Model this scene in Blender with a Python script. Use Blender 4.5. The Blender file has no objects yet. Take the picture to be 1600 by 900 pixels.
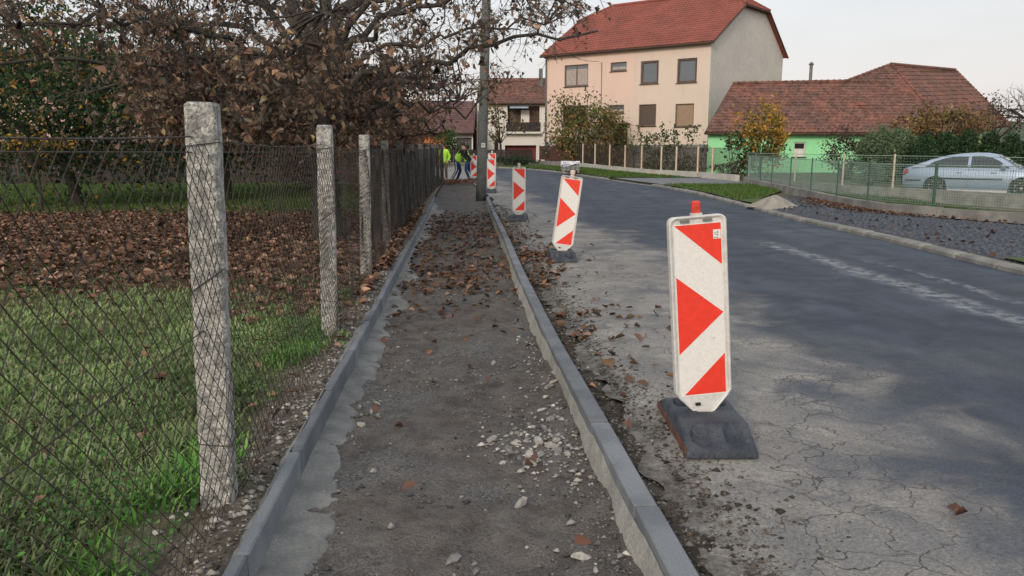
import bpy, math, random
import numpy as np
from mathutils import Vector, Matrix

random.seed(7); RNG = np.random.default_rng(11)
S = bpy.context.scene
COL = S.collection
rad = math.radians

# ------------------------------------------------------------------ camera, sky, sun, exposure
F_PX, PITCH, CAM_H = 1208.0, math.atan(212/1208.0), 1.5
cam = bpy.data.cameras.new('camera'); cam.sensor_width = 36; cam.lens = F_PX/1600*36
cam.clip_start = 0.05; cam.clip_end = 3000
camo = bpy.data.objects.new('camera', cam); COL.objects.link(camo)
camo.location = (0, 0, CAM_H); camo.rotation_euler = (math.pi/2 - PITCH, 0, 0)
S.camera = camo

SUN_EL, SUN_AZ = 26.0, 204.0        # compass-like: degrees clockwise from +Y, the direction the light comes from
w = bpy.data.worlds.new('World'); S.world = w; w.use_nodes = True
nt = w.node_tree; nt.nodes.clear()
o_ = nt.nodes.new('ShaderNodeOutputWorld'); bg = nt.nodes.new('ShaderNodeBackground')
sky = nt.nodes.new('ShaderNodeTexSky'); sky.sky_type = 'NISHITA'; sky.sun_disc = False
sky.sun_elevation = rad(SUN_EL); sky.sun_rotation = rad(SUN_AZ)
sky.air_density = 1.4; sky.dust_density = 4.0; sky.ozone_density = 1.5
mx = nt.nodes.new('ShaderNodeMix'); mx.data_type = 'RGBA'; mx.inputs[0].default_value = 0.72
tc = nt.nodes.new('ShaderNodeTexCoord'); sz = nt.nodes.new('ShaderNodeSeparateXYZ'); mr = nt.nodes.new('ShaderNodeMapRange'); nt.links.new(tc.outputs['Generated'], sz.inputs[0]); nt.links.new(sz.outputs[2], mr.inputs[0])
mr.inputs[1].default_value = 0.0; mr.inputs[2].default_value = 0.35
ov = nt.nodes.new('ShaderNodeMix'); ov.data_type = 'RGBA'; ov.inputs[6].default_value = (7.5, 6.95, 6.95, 1); ov.inputs[7].default_value = (6.9, 7.15, 7.5, 1)   # high overcast, warm at the horizon
nz = nt.nodes.new('ShaderNodeTexNoise'); nz.inputs['Scale'].default_value = 2.2; nz.inputs['Detail'].default_value = 4; mp = nt.nodes.new('ShaderNodeMapping'); mp.inputs['Scale'].default_value = (1, 1, 3.5)
nt.links.new(tc.outputs['Generated'], mp.inputs[0]); nt.links.new(mp.outputs[0], nz.inputs['Vector'])
mc = nt.nodes.new('ShaderNodeMapRange'); mc.inputs[1].default_value = .3; mc.inputs[2].default_value = .7; mc.inputs[3].default_value = .90; mc.inputs[4].default_value = 1.07; nt.links.new(nz.outputs['Fac'], mc.inputs[0])
vm = nt.nodes.new('ShaderNodeVectorMath'); vm.operation = 'SCALE'
nt.links.new(mr.outputs[0], ov.inputs[0]); nt.links.new(ov.outputs[2], vm.inputs[0]); nt.links.new(mc.outputs[0], vm.inputs['Scale']); nt.links.new(vm.outputs[0], mx.inputs[7])
nt.links.new(sky.outputs[0], mx.inputs[6]); nt.links.new(mx.outputs[2], bg.inputs[0])
bg.inputs[1].default_value = 0.105
nt.links.new(bg.outputs[0], o_.inputs[0])
sl = bpy.data.lights.new('sun', 'SUN'); sl.energy = 1.25; sl.angle = rad(14); sl.color = (1.0, 0.86, 0.72)
so = bpy.data.objects.new('sun', sl); COL.objects.link(so)
sd = Vector((math.sin(rad(SUN_AZ))*math.cos(rad(SUN_EL)), math.cos(rad(SUN_AZ))*math.cos(rad(SUN_EL)), math.sin(rad(SUN_EL))))
so.rotation_euler = sd.to_track_quat('Z', 'Y').to_euler(); so.location = (-20, -20, 30)
S.view_settings.view_transform = 'Standard'; S.view_settings.look = 'None'
S.view_settings.exposure = 0.38; S.view_settings.gamma = 1.0; S.view_settings.use_curve_mapping = False
S.render.engine = 'CYCLES'
S.cycles.use_denoising = True; S.cycles.max_bounces = 6; S.cycles.transparent_max_bounces = 8
S.cycles.sample_clamp_indirect = 6

# ------------------------------------------------------------------ layout helpers (metres; road surface near the camera is z = 0)
def zg(Y): return 0.01*min(max(0.0, Y-18.0), 22.0)+.025*min(max(0.0, Y-40.0), 20.0)
def zgn(Y): return 0.01*np.clip(Y-18.0, 0, 22)+.025*np.clip(Y-40.0, 0, 20)
def ray(px, py):
    u, v = (px-800)/F_PX, (450-py)/F_PX; c, s = math.cos(PITCH), math.sin(PITCH)
    return (u, c+v*s, -s+v*c)
def gp(px, py, z=0.0):
    d = ray(px, py); Y = 20.0
    for _ in range(60): Y = .5*Y + .5*(zg(Y)+z-CAM_H)/d[2]*d[1]
    return Vector((d[0]/d[1]*Y, Y, zg(Y)+z))
def at(px, py, Y):
    d = ray(px, py); return Vector((d[0]/d[1]*Y, Y, CAM_H+d[2]/d[1]*Y))

def hash2(ix, iy, seed):
    n = np.sin(ix*127.1+iy*311.7+seed*74.7)*43758.5453
    return n-np.floor(n)
def vnoise(x, y, sc, seed=0):
    x = np.asarray(x, float)*sc; y = np.asarray(y, float)*sc
    ix, iy = np.floor(x), np.floor(y); fx, fy = x-ix, y-iy
    fx = fx*fx*(3-2*fx); fy = fy*fy*(3-2*fy)
    a, b, c, d = hash2(ix, iy, seed), hash2(ix+1, iy, seed), hash2(ix, iy+1, seed), hash2(ix+1, iy+1, seed)
    return (a*(1-fx)+b*fx)*(1-fy)+(c*(1-fx)+d*fx)*fy - .5
def fbm(x, y, sc, seed=0, o=3):
    r = 0
    for i in range(o): r = r+vnoise(x, y, sc*2**i, seed+i)/2**i
    return r

# ------------------------------------------------------------------ materials
def nd(nt, t, **k):
    n = nt.nodes.new(t)
    for a, b in k.items(): setattr(n, a, b)
    return n
def lk(nt, a, b): nt.links.new(a, b)
def mixc(nt, fac, a, b, blend='MIX'):
    m = nd(nt, 'ShaderNodeMix', data_type='RGBA', blend_type=blend)
    for sock, v in ((0, fac), (6, a), (7, b)):
        if hasattr(v, 'links') or hasattr(v, 'is_linked'): lk(nt, v, m.inputs[sock])
        elif isinstance(v, (tuple, list)): m.inputs[sock].default_value = (*v[:3], 1)
        else: m.inputs[sock].default_value = v
    return m.outputs[2]
def mth(nt, op, a, b=0.0, c=None, clamp=False):
    m = nd(nt, 'ShaderNodeMath', operation=op); m.use_clamp = clamp
    for i, v in enumerate((a, b) if c is None else (a, b, c)):
        if hasattr(v, 'is_linked'): lk(nt, v, m.inputs[i])
        else: m.inputs[i].default_value = v
    return m.outputs[0]
def ramp(nt, x, lo, hi):
    m = nd(nt, 'ShaderNodeMapRange', interpolation_type='SMOOTHSTEP')
    lk(nt, x, m.inputs[0]); m.inputs[1].default_value = lo; m.inputs[2].default_value = hi
    return m.outputs[0]
def noise(nt, vec, sc, det=4, rough=.55, dist=0.0):
    n = nd(nt, 'ShaderNodeTexNoise'); lk(nt, vec, n.inputs['Vector'])
    n.inputs['Scale'].default_value = sc; n.inputs['Detail'].default_value = det
    n.inputs['Roughness'].default_value = rough; n.inputs['Distortion'].default_value = dist
    return n.outputs['Fac']
def base_mat(name):
    m = bpy.data.materials.new(name); m.use_nodes = True; nt = m.node_tree
    b = nt.nodes['Principled BSDF']
    g = nd(nt, 'ShaderNodeNewGeometry')
    return m, nt, b, g.outputs['Position']
MATS = {}
def mat(name, c1, c2=None, sc=3.0, rough=.85, metal=0.0, bump=0.0, bsc=40.0, fine=.18, fsc=60.0, spec=.3, lo=.35, hi=.65, coat=0.0, per=0.0):
    if name in MATS: return MATS[name]
    m, nt, b, pos = base_mat(name)
    col = mixc(nt, ramp(nt, noise(nt, pos, sc), lo, hi), c1, c2 or tuple(x*.8 for x in c1))
    f = ramp(nt, noise(nt, pos, fsc, 3), .3, .7)
    v = mth(nt, 'MULTIPLY_ADD', f, 2*fine, 1-fine)
    if per:
        oi = nd(nt, 'ShaderNodeObjectInfo'); v = mth(nt, 'MULTIPLY', v, mth(nt, 'MULTIPLY_ADD', oi.outputs['Random'], 2*per, 1-per))
    cc = nd(nt, 'ShaderNodeCombineColor')
    for i in range(3): lk(nt, v, cc.inputs[i])
    lk(nt, mixc(nt, 1.0, col, cc.outputs[0], 'MULTIPLY'), b.inputs['Base Color'])
    b.inputs['Roughness'].default_value = rough; b.inputs['Metallic'].default_value = metal
    b.inputs['Specular IOR Level'].default_value = spec
    b.inputs['Coat Weight'].default_value = coat
    if bump:
        bp = nd(nt, 'ShaderNodeBump'); bp.inputs['Strength'].default_value = bump; bp.inputs['Distance'].default_value = .02
        lk(nt, noise(nt, pos, bsc, 5, .65), bp.inputs['Height']); lk(nt, bp.outputs[0], b.inputs['Normal'])
    MATS[name] = m; return m
def leaf_mat(name, trans=.25, rough=.7):
    m, nt, b, pos = base_mat(name)
    a = nd(nt, 'ShaderNodeAttribute', attribute_name='Col')
    b.inputs['Roughness'].default_value = rough; b.inputs['Specular IOR Level'].default_value = .2
    lk(nt, a.outputs['Color'], b.inputs['Base Color'])
    t = nd(nt, 'ShaderNodeBsdfTranslucent'); lk(nt, a.outputs['Color'], t.inputs['Color'])
    ms = nd(nt, 'ShaderNodeMixShader'); ms.inputs[0].default_value = trans
    out = nt.nodes['Material Output']
    lk(nt, b.outputs[0], ms.inputs[1]); lk(nt, t.outputs[0], ms.inputs[2]); lk(nt, ms.outputs[0], out.inputs[0])
    return m

# ------------------------------------------------------------------ object helpers
def tag(o, label=None, cat=None, group=None, kind=None):
    if label: o['label'] = label
    if cat: o['category'] = cat
    if group: o['group'] = group
    if kind: o['kind'] = kind
    return o
def empty(name, loc=(0, 0, 0), rz=0.0, label=None, cat=None, group=None, kind=None):
    o = bpy.data.objects.new(name, None); COL.objects.link(o); o.empty_display_size = .2
    o.location = loc; o.rotation_euler = (0, 0, rz)
    return tag(o, label, cat, group, kind)
def link(name, me, m=None, parent=None, smooth=False):
    o = bpy.data.objects.new(name, me); COL.objects.link(o)
    if m is not None and not me.materials:
        for q in (m if isinstance(m, (list, tuple)) else [m]): me.materials.append(q)
    if parent is not None: o.parent = parent
    if smooth: me.shade_smooth()
    return o
def copy_tree(o, parent=None):
    c = o.copy(); COL.objects.link(c); c.parent = parent
    for ch in list(o.children): copy_tree(ch, c)
    return c
def np_mesh(name, V, Fs, colors=None):
    """V (n,3); Fs: list of int arrays (m,k)"""
    me = bpy.data.meshes.new(name)
    V = np.asarray(V, np.float32)
    me.vertices.add(len(V)); me.vertices.foreach_set('co', V.ravel())
    loops = np.concatenate([np.asarray(f).ravel() for f in Fs]).astype(np.int32)
    tot = np.concatenate([np.full(len(f), np.asarray(f).shape[1]) for f in Fs]).astype(np.int32)
    st = np.concatenate([[0], np.cumsum(tot)[:-1]]).astype(np.int32)
    me.loops.add(len(loops)); me.loops.foreach_set('vertex_index', loops)
    me.polygons.add(len(tot)); me.polygons.foreach_set('loop_start', st); me.polygons.foreach_set('loop_total', tot)
    if colors is not None:
        a = me.color_attributes.new('Col', 'FLOAT_COLOR', 'POINT')
        c = np.ones((len(V), 4), np.float32); c[:, :3] = colors
        a.data.foreach_set('color', c.ravel())
    me.update(calc_edges=True); me.validate()
    return me

class MB:
    """collects shapes of ONE part"""
    def __init__(s): s.v = []; s.f = []; s.uv = {}
    def add(s, vs, fs):
        n = len(s.v); s.v += [tuple(v) for v in vs]; s.f += [tuple(i+n for i in f) for f in fs]; return s
    def box(s, c, d, rz=0.0, M=None):
        x, y, z = d[0]/2, d[1]/2, d[2]/2
        vs = [Vector((a, b, e)) for a in (-x, x) for b in (-y, y) for e in (-z, z)]
        R = Matrix.Rotation(rz, 3, 'Z'); c = Vector(c)
        vs = [R@v+c for v in vs]
        if M: vs = [M@v for v in vs]
        return s.add(vs, [(0, 1, 3, 2), (4, 6, 7, 5), (0, 4, 5, 1), (2, 3, 7, 6), (0, 2, 6, 4), (1, 5, 7, 3)])
    def cbox(s, c, d, ch, rz=0.0):
        """box with chamfered top and vertical edges"""
        x, y, z = d[0]/2, d[1]/2, d[2]/2; R = Matrix.Rotation(rz, 3, 'Z'); c = Vector(c)
        def ring(x, y, zz, k): return [(x-k, y, zz), (x, y-k, zz), (x, -y+k, zz), (x-k, -y, zz), (-x+k, -y, zz), (-x, -y+k, zz), (-x, y-k, zz), (-x+k, y, zz)]
        vs = ring(x, y, -z, ch)+ring(x, y, z-ch, ch)+ring(x-ch, y-ch, z, ch*.3)
        fs = []
        for r in range(2):
            for i in range(8):
                j = (i+1) % 8; fs.append((r*8+j, r*8+i, r*8+8+i, r*8+8+j))
        fs.append(tuple(range(23, 15, -1))); fs.append(tuple(range(8)))
        return s.add([R@Vector(v)+c for v in vs], fs)
    def tube(s, pts, r, n=6, cap=True):
        pts = [Vector(p) for p in pts]; k = len(pts)
        rs = list(r) if hasattr(r, '__len__') else [r]*k
        vs = []; prev = None
        for i in range(k):
            t = (pts[min(i+1, k-1)]-pts[max(i-1, 0)])
            t = t.normalized() if t.length > 1e-9 else Vector((0, 0, 1))
            a = prev if prev is not None else (Vector((0, 0, 1)) if abs(t.z) < .9 else Vector((1, 0, 0)))
            a = (a-t*a.dot(t))
            a = a.normalized() if a.length > 1e-6 else t.orthogonal().normalized()
            prev = a; b = t.cross(a)
            for j in range(n):
                q = 2*math.pi*j/n; vs.append(pts[i]+(a*math.cos(q)+b*math.sin(q))*rs[i])
        fs = [(i*n+j, i*n+(j+1) % n, (i+1)*n+(j+1) % n, (i+1)*n+j) for i in range(k-1) for j in range(n)]
        if cap: fs += [tuple(range(n-1, -1, -1)), tuple(range((k-1)*n, k*n))]
        return s.add(vs, fs)
    def poly(s, vs): return s.add(vs, [tuple(range(len(vs)))])
    def prism(s, pts, d):
        """polygon pts (3D) extruded by vector d"""
        n = len(pts); d = Vector(d); a = [Vector(p) for p in pts]; b = [p+d for p in a]
        return s.add(a+b, [tuple(range(n-1, -1, -1)), tuple(range(n, 2*n))]+[(i, (i+1) % n, n+(i+1) % n, n+i) for i in range(n)])
    def lathe(s, prof, n=16, c=(0, 0, 0), axis='Z'):
        vs = []
        for r, h in prof:
            for j in range(n):
                q = 2*math.pi*j/n; p = (r*math.cos(q), r*math.sin(q), h)
                if axis == 'Y': p = (p[0], p[2], p[1])
                if axis == 'X': p = (p[2], p[0], p[1])
                vs.append(Vector(p)+Vector(c))
        k = len(prof)
        fs = [(i*n+j, i*n+(j+1) % n, (i+1)*n+(j+1) % n, (i+1)*n+j) for i in range(k-1) for j in range(n)]
        return s.add(vs, fs+[tuple(range(n-1, -1, -1)), tuple(range((k-1)*n, k*n))])
    def build(s, name, m, parent=None, smooth=False, world=True):
        vs = s.v
        if parent is not None and world:
            p = parent; off = Vector((0, 0, 0))
            while p is not None: off = off+p.location; p = p.parent
            vs = [Vector(v)-off for v in vs]
        me = bpy.data.meshes.new(name); me.from_pydata(vs, [], s.f); me.update()
        return link(name, me, m, parent, smooth)

def recalc(o):
    import bmesh
    b = bmesh.new(); b.from_mesh(o.data); bmesh.ops.recalc_face_normals(b, faces=b.faces); b.to_mesh(o.data); b.free(); return o

def leaves_mesh(name, C, D, size, cols, wid=.45, curl=.25, up=None):
    """leaf shaped folded quads. C centres (n,3), D direction (n,3), size (n,), cols (n,3)"""
    n = len(C); D = D/np.linalg.norm(D, axis=1, keepdims=True)
    r = RNG.normal(size=(n, 3)) if up is None else up+RNG.normal(size=(n, 3))*.35
    Sd = np.cross(D, r); Sd /= np.linalg.norm(Sd, axis=1, keepdims=True)+1e-9
    N = np.cross(Sd, D); s = size[:, None]
    wv = wid*RNG.uniform(.75, 1.2, (n, 1)); cu = curl*RNG.uniform(.2, 1.6, (n, 1))
    b = C-D*s*.5; t = C+D*s*.5+N*s*cu*RNG.uniform(-.8, .8, (n, 1))
    l1 = C-D*s*.22+Sd*s*wv*.42+N*s*cu*.5; l2 = C+D*s*.16+Sd*s*wv*.5+N*s*cu*.8
    r1 = C-D*s*.22-Sd*s*wv*.42+N*s*cu*.5; r2 = C+D*s*.16-Sd*s*wv*.5+N*s*cu*.7
    V = np.stack([b, l1, l2, t, r2, r1], 1).reshape(-1, 3)
    i = np.arange(n)[:, None]*6
    Fq = np.concatenate([i+np.array([[0, 3, 2, 1]]), i+np.array([[0, 5, 4, 3]])])
    return np_mesh(name, V, [Fq], np.repeat(cols, 6, axis=0))
def pick(cols, n, jit=.2):
    cols = np.array(cols); c = cols[RNG.integers(0, len(cols), n)]
    return np.clip(c*(1+RNG.normal(size=(n, 1))*jit), .004, 1)

def clip_poly(P2, axis, val, keep_ge):
    out = []
    for i in range(len(P2)):
        a, b = P2[i], P2[(i+1) % len(P2)]
        ia = (a[axis] >= val) == keep_ge; ib = (b[axis] >= val) == keep_ge
        if ia: out.append(a)
        if ia != ib:
            t = (val-a[axis])/(b[axis]-a[axis]); out.append((a[0]+(b[0]-a[0])*t, a[1]+(b[1]-a[1])*t))
    return out
def roof_plane(mb, pts, course=.34, lift=.035, thick=.12, colw=.26, wav=.018, detail=True):
    """convex planar roof face (3D points, eave edge first: pts[0]->pts[1] runs along the eave); courses of tiles as real steps"""
    P = [Vector(p) for p in pts]; U = (P[1]-P[0]).normalized(); N = U.cross(P[-1]-P[0]).normalized()
    if N.z < 0: N = -N
    Vv = N.cross(U).normalized()
    if Vv.z < 0: Vv = -Vv
    Q = [((p-P[0]).dot(U), (p-P[0]).dot(Vv)) for p in P]
    lo = min(q[1] for q in Q); hi = max(q[1] for q in Q)
    # body slab
    mb.prism([p-N*.01 for p in P], -N*thick)
    k = int(math.ceil((hi-lo)/course))
    for i in range(k):
        a, b = lo+i*course, lo+(i+1)*course+.02
        R = clip_poly(Q, 1, a, True)
        if len(R) < 3: continue
        R = clip_poly(R, 1, b, False)
        if len(R) < 3: continue
        bt = sorted(q[0] for q in R if q[1] < a+.02); tp = sorted(q[0] for q in R if q[1] > min(b, max(q[1] for q in R))-.03)
        if len(bt) < 1 or len(tp) < 1: continue
        bl, br, tl, tr = bt[0], bt[-1], tp[0], tp[-1]; tv = max(q[1] for q in R)
        n = max(2, int((br-bl)/colw)*2) if detail else 1
        vs = []
        for j in range(n+1):
            f = j/n; h = wav*(1 if j % 2 else -1) if detail else 0
            x0 = bl+(br-bl)*f; x1 = tl+(tr-tl)*f
            vs += [P[0]+U*x0+Vv*(a-.015)+N*0, P[0]+U*x0+Vv*(a-.015)+N*(lift+h), P[0]+U*x1+Vv*tv+N*(.006+h*.4)]
        fs = []
        for j in range(n):
            o = j*3; fs += [(o, o+3, o+4, o+1), (o+1, o+4, o+5, o+2)]
        mb.add(vs, fs)

# ------------------------------------------------------------------ lines of the place
KR = np.array([(-4, 1.08), (0, .76), (2.46, .55), (3.14, .495), (4.13, .415), (4.93, .35), (6.59, .23), (9.18, .065), (13.44, -.16), (24.0, -.80)])
KL = np.array([(-4, -.50), (0, -.775), (2.61, -.96), (3.63, -1.04), (4.58, -1.11), (6.59, -1.235), (7.9, -1.33), (23.97, -2.39), (36, -3.1), (40, -3.4)])
RR = np.array([(-6, 6.1), (5, 6.25), (9.36, 6.3), (12.9, 6.4), (17.5, 6.33), (22, 6.3), (26.8, 6.25), (31.8, 5.75), (34.1, 5.2), (37.5, 4.65), (40.4, 3.97), (43.2, 3.2), (46, 2.25), (48.3, 1.2), (50.4, -.3), (52, -3), (53, -8), (53.5, -20)])
FN = np.array([(-3.1, -.75), (0, -.98), (3.06, -1.235), (6.18, -1.49), (9.22, -1.76), (12.6, -2.05), (15.7, -2.25), (18.8, -2.42), (21.9, -2.58), (25, -2.72), (28.1, -2.85), (31.2, -2.97), (34.3, -3.08)])
def kr(Y): return np.interp(Y, KR[:, 0], KR[:, 1])
def kl(Y): return np.interp(Y, KL[:, 0], KL[:, 1])
def rr(Y): return np.interp(Y, RR[:, 0], RR[:, 1])
def fn(Y): return np.interp(Y, FN[:, 0], FN[:, 1])

def grid_sheet(name, xl, xr, ys, nx, zf, m, smooth=True, kind='structure', parent=None):
    ys = np.asarray(ys); X = np.zeros((len(ys), nx)); Yg = np.repeat(ys[:, None], nx, 1)
    for i, y in enumerate(ys): X[i] = np.linspace(xl(y), xr(y), nx)
    Z = zf(X, Yg)
    V = np.stack([X, Yg, Z], -1).reshape(-1, 3)
    a = (np.arange(len(ys)-1)[:, None]*nx+np.arange(nx-1)[None]).ravel()
    me = np_mesh(name, V, [np.stack([a, a+1, a+nx+1, a+nx], 1)])
    o = link(name, me, m, parent, smooth)
    if kind: tag(o, kind=kind)
    return o

# ---- materials of the ground
def make_road_mat():
    m, nt, b, pos = base_mat('road_asphalt')
    sp = nd(nt, 'ShaderNodeSeparateXYZ'); lk(nt, pos, sp.inputs[0]); x, y = sp.outputs[0], sp.outputs[1]
    n1 = noise(nt, pos, .33, 5, .6); n2 = noise(nt, pos, 1.7, 5, .6, .6); n3 = noise(nt, pos, 55, 4, .7); n4 = noise(nt, pos, 6.5, 6, .7)
    e = mth(nt, 'ADD', x, mth(nt, 'MULTIPLY', mth(nt, 'SUBTRACT', n1, .5), 3.4))
    e = mth(nt, 'ADD', e, mth(nt, 'MULTIPLY', mth(nt, 'SUBTRACT', n2, .5), 1.7))
    e = mth(nt, 'ADD', e, mth(nt, 'MULTIPLY', mth(nt, 'MAXIMUM', mth(nt, 'SUBTRACT', y, 13.0), 0.0), .11))
    dark = ramp(nt, e, 1.55, 2.55)                                   # 0 = dusty old shoulder, 1 = newer asphalt
    # stain of dried slurry running along the lane
    pts = [gp(*p) for p in ((1175, 375), (1300, 405), (1450, 455), (1600, 510))]
    B, A = np.polyfit([p.y for p in pts], [p.x for p in pts], 1)
    d = mth(nt, 'ABSOLUTE', mth(nt, 'SUBTRACT', mth(nt, 'ADD', x, mth(nt, 'MULTIPLY', mth(nt, 'SUBTRACT', n2, .5), .5)), mth(nt, 'MULTIPLY_ADD', y, float(B), float(A))))
    st = mth(nt, 'SUBTRACT', 1.0, ramp(nt, d, .02, .30))
    st = mth(nt, 'MULTIPLY', st, ramp(nt, n4, .40, .62)); st = mth(nt, 'MULTIPLY', st, mth(nt, 'SUBTRACT', 1.0, ramp(nt, y, 12.4, 13.6)))
    d2 = mth(nt, 'ABSOLUTE', mth(nt, 'SUBTRACT', mth(nt, 'ADD', x, mth(nt, 'MULTIPLY', mth(nt, 'SUBTRACT', n2, .5), .7)), mth(nt, 'MULTIPLY_ADD', y, float(B), float(A)+.62)))
    s2 = mth(nt, 'MULTIPLY', mth(nt, 'SUBTRACT', 1.0, ramp(nt, d2, .0, .13)), ramp(nt, n4, .45, .6))
    s2 = mth(nt, 'MULTIPLY', s2, mth(nt, 'SUBTRACT', 1.0, ramp(nt, y, 10, 11.5)))
    st = mth(nt, 'MULTIPLY', mth(nt, 'MAXIMUM', st, mth(nt, 'MULTIPLY', s2, .8)), .65)
    asp = mixc(nt, ramp(nt, n2, .35, .65), (.030, .040, .062), (.062, .077, .105))
    asp = mixc(nt, mth(nt, 'MULTIPLY', ramp(nt, noise(nt, pos, .55, 5, .6, .8), .52, .70), .55), asp, (.125, .13, .14))
    mpg = nd(nt, 'ShaderNodeMapping'); mpg.inputs['Scale'].default_value = (1.5, .05, 1); lk(nt, pos, mpg.inputs[0])
    asp = mixc(nt, mth(nt, 'MULTIPLY', ramp(nt, noise(nt, mpg.outputs[0], 1.0, 4, .6), .4, .65), .55), asp, (.028, .034, .048))
    asp = mixc(nt, st, asp, (.38, .39, .40))
    dust = mixc(nt, ramp(nt, n2, .3, .7), (.285, .27, .248), (.175, .175, .175))
    dust = mixc(nt, ramp(nt, noise(nt, pos, 3.1, 6, .7), .5, .72), dust, (.36, .34, .30))
    # cracks in the old surface
    wv = nd(nt, 'ShaderNodeVectorMath', operation='ADD'); ns = nd(nt, 'ShaderNodeTexNoise'); ns.inputs['Scale'].default_value = 3.5; ns.inputs['Detail'].default_value = 5
    lk(nt, pos, ns.inputs['Vector']); sc = nd(nt, 'ShaderNodeVectorMath', operation='SCALE'); lk(nt, ns.outputs['Color'], sc.inputs[0]); sc.inputs['Scale'].default_value = .45
    lk(nt, pos, wv.inputs[0]); lk(nt, sc.outputs[0], wv.inputs[1])
    def crack(s, wd):
        v = nd(nt, 'ShaderNodeTexVoronoi', feature='DISTANCE_TO_EDGE'); v.inputs['Scale'].default_value = s
        lk(nt, wv.outputs[0], v.inputs['Vector']); return mth(nt, 'SUBTRACT', 1.0, ramp(nt, v.outputs['Distance'], 0.0, wd))
    ck = mth(nt, 'MULTIPLY', crack(3.3, .015), ramp(nt, noise(nt, pos, .9, 3), .42, .62))
    ck = mth(nt, 'MAXIMUM', ck, mth(nt, 'MULTIPLY', crack(1.1, .0055), ramp(nt, noise(nt, pos, .6, 2), .44, .58)))
    ck = mth(nt, 'MULTIPLY', ck, mth(nt, 'SUBTRACT', 1.0, mth(nt, 'MULTIPLY', dark, .85)))
    spots = ramp(nt, noise(nt, pos, 3.4, 2, .5), .70, .76)
    col = mixc(nt, dark, dust, asp)
    col = mixc(nt, mth(nt, 'MULTIPLY', spots, .7), col, (.05, .055, .06))
    col = mixc(nt, mth(nt, 'MULTIPLY', ck, .75), col, (.05, .05, .05))
    dk = mth(nt, 'ADD', x, mth(nt, 'MULTIPLY_ADD', y, .066, -.74)); dk = mth(nt, 'ADD', dk, mth(nt, 'MULTIPLY', mth(nt, 'SUBTRACT', noise(nt, pos, 4.5, 6, .75), .5), 1.3))
    dirt = mth(nt, 'MULTIPLY', mth(nt, 'SUBTRACT', 1.0, ramp(nt, dk, .02, .40)), mth(nt, 'SUBTRACT', 1.0, ramp(nt, y, 20, 25)))
    col = mixc(nt, mth(nt, 'MULTIPLY', dirt, .9), col, mixc(nt, ramp(nt, noise(nt, pos, 30, 4, .7), .35, .65), (.045, .037, .03), (.13, .115, .095)))
    v = mth(nt, 'MULTIPLY_ADD', ramp(nt, n3, .25, .75), .6, .70)
    v = mth(nt, 'MULTIPLY', v, mth(nt, 'MULTIPLY_ADD', ramp(nt, noise(nt, pos, 170, 2, .8), .3, .7), .5, .75))
    cc = nd(nt, 'ShaderNodeCombineColor'); [lk(nt, v, cc.inputs[i]) for i in range(3)]
    lk(nt, mixc(nt, 1.0, col, cc.outputs[0], 'MULTIPLY'), b.inputs['Base Color'])
    lk(nt, mth(nt, 'MULTIPLY_ADD', dark, -.22, .92), b.inputs['Roughness']); b.inputs['Specular IOR Level'].default_value = .35
    bp = nd(nt, 'ShaderNodeBump'); bp.inputs['Strength'].default_value = .9; bp.inputs['Distance'].default_value = .014
    lk(nt, mth(nt, 'SUBTRACT', mth(nt, 'ADD', mth(nt, 'MULTIPLY', n3, .8), n4), mth(nt, 'MULTIPLY', ck, 1.2)), bp.inputs['Height']); lk(nt, bp.outputs[0], b.inputs['Normal'])
    return m
def make_path_mat():
    m, nt, b, pos = base_mat('trench_soil')
    n1 = noise(nt, pos, 1.1, 5, .6, .5); n2 = noise(nt, pos, 7, 6, .7); n3 = noise(nt, pos, 90, 3, .7)
    vo = nd(nt, 'ShaderNodeTexVoronoi'); vo.inputs['Scale'].default_value = 75; lk(nt, pos, vo.inputs['Vector'])
    soil = mixc(nt, ramp(nt, n2, .3, .7), (.090, .078, .070), (.165, .149, .136))
    grav = mixc(nt, vo.outputs['Color'], (.06, .062, .064), (.215, .21, .20))
    col = mixc(nt, mth(nt, 'MULTIPLY', ramp(nt, n1, .47, .64), .85), soil, grav)
    col = mixc(nt, ramp(nt, noise(nt, pos, 2.6, 5, .65), .55, .75), col, (.175, .16, .14))
    v = mth(nt, 'MULTIPLY_ADD', ramp(nt, n3, .25, .75), .6, .7)
    cc = nd(nt, 'ShaderNodeCombineColor'); [lk(nt, v, cc.inputs[i]) for i in range(3)]
    lk(nt, mixc(nt, 1.0, col, cc.outputs[0], 'MULTIPLY'), b.inputs['Base Color']); b.inputs['Roughness'].default_value = .95; b.inputs['Specular IOR Level'].default_value = .15
    bp = nd(nt, 'ShaderNodeBump'); bp.inputs['Strength'].default_value = .8; bp.inputs['Distance'].default_value = .02
    lk(nt, mth(nt, 'ADD', mth(nt, 'ADD', n2, mth(nt, 'MULTIPLY', n3, .5)), mth(nt, 'MULTIPLY', vo.outputs['Distance'], -.5)), bp.inputs['Height']); lk(nt, bp.outputs[0], b.inputs['Normal'])
    return m
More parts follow.
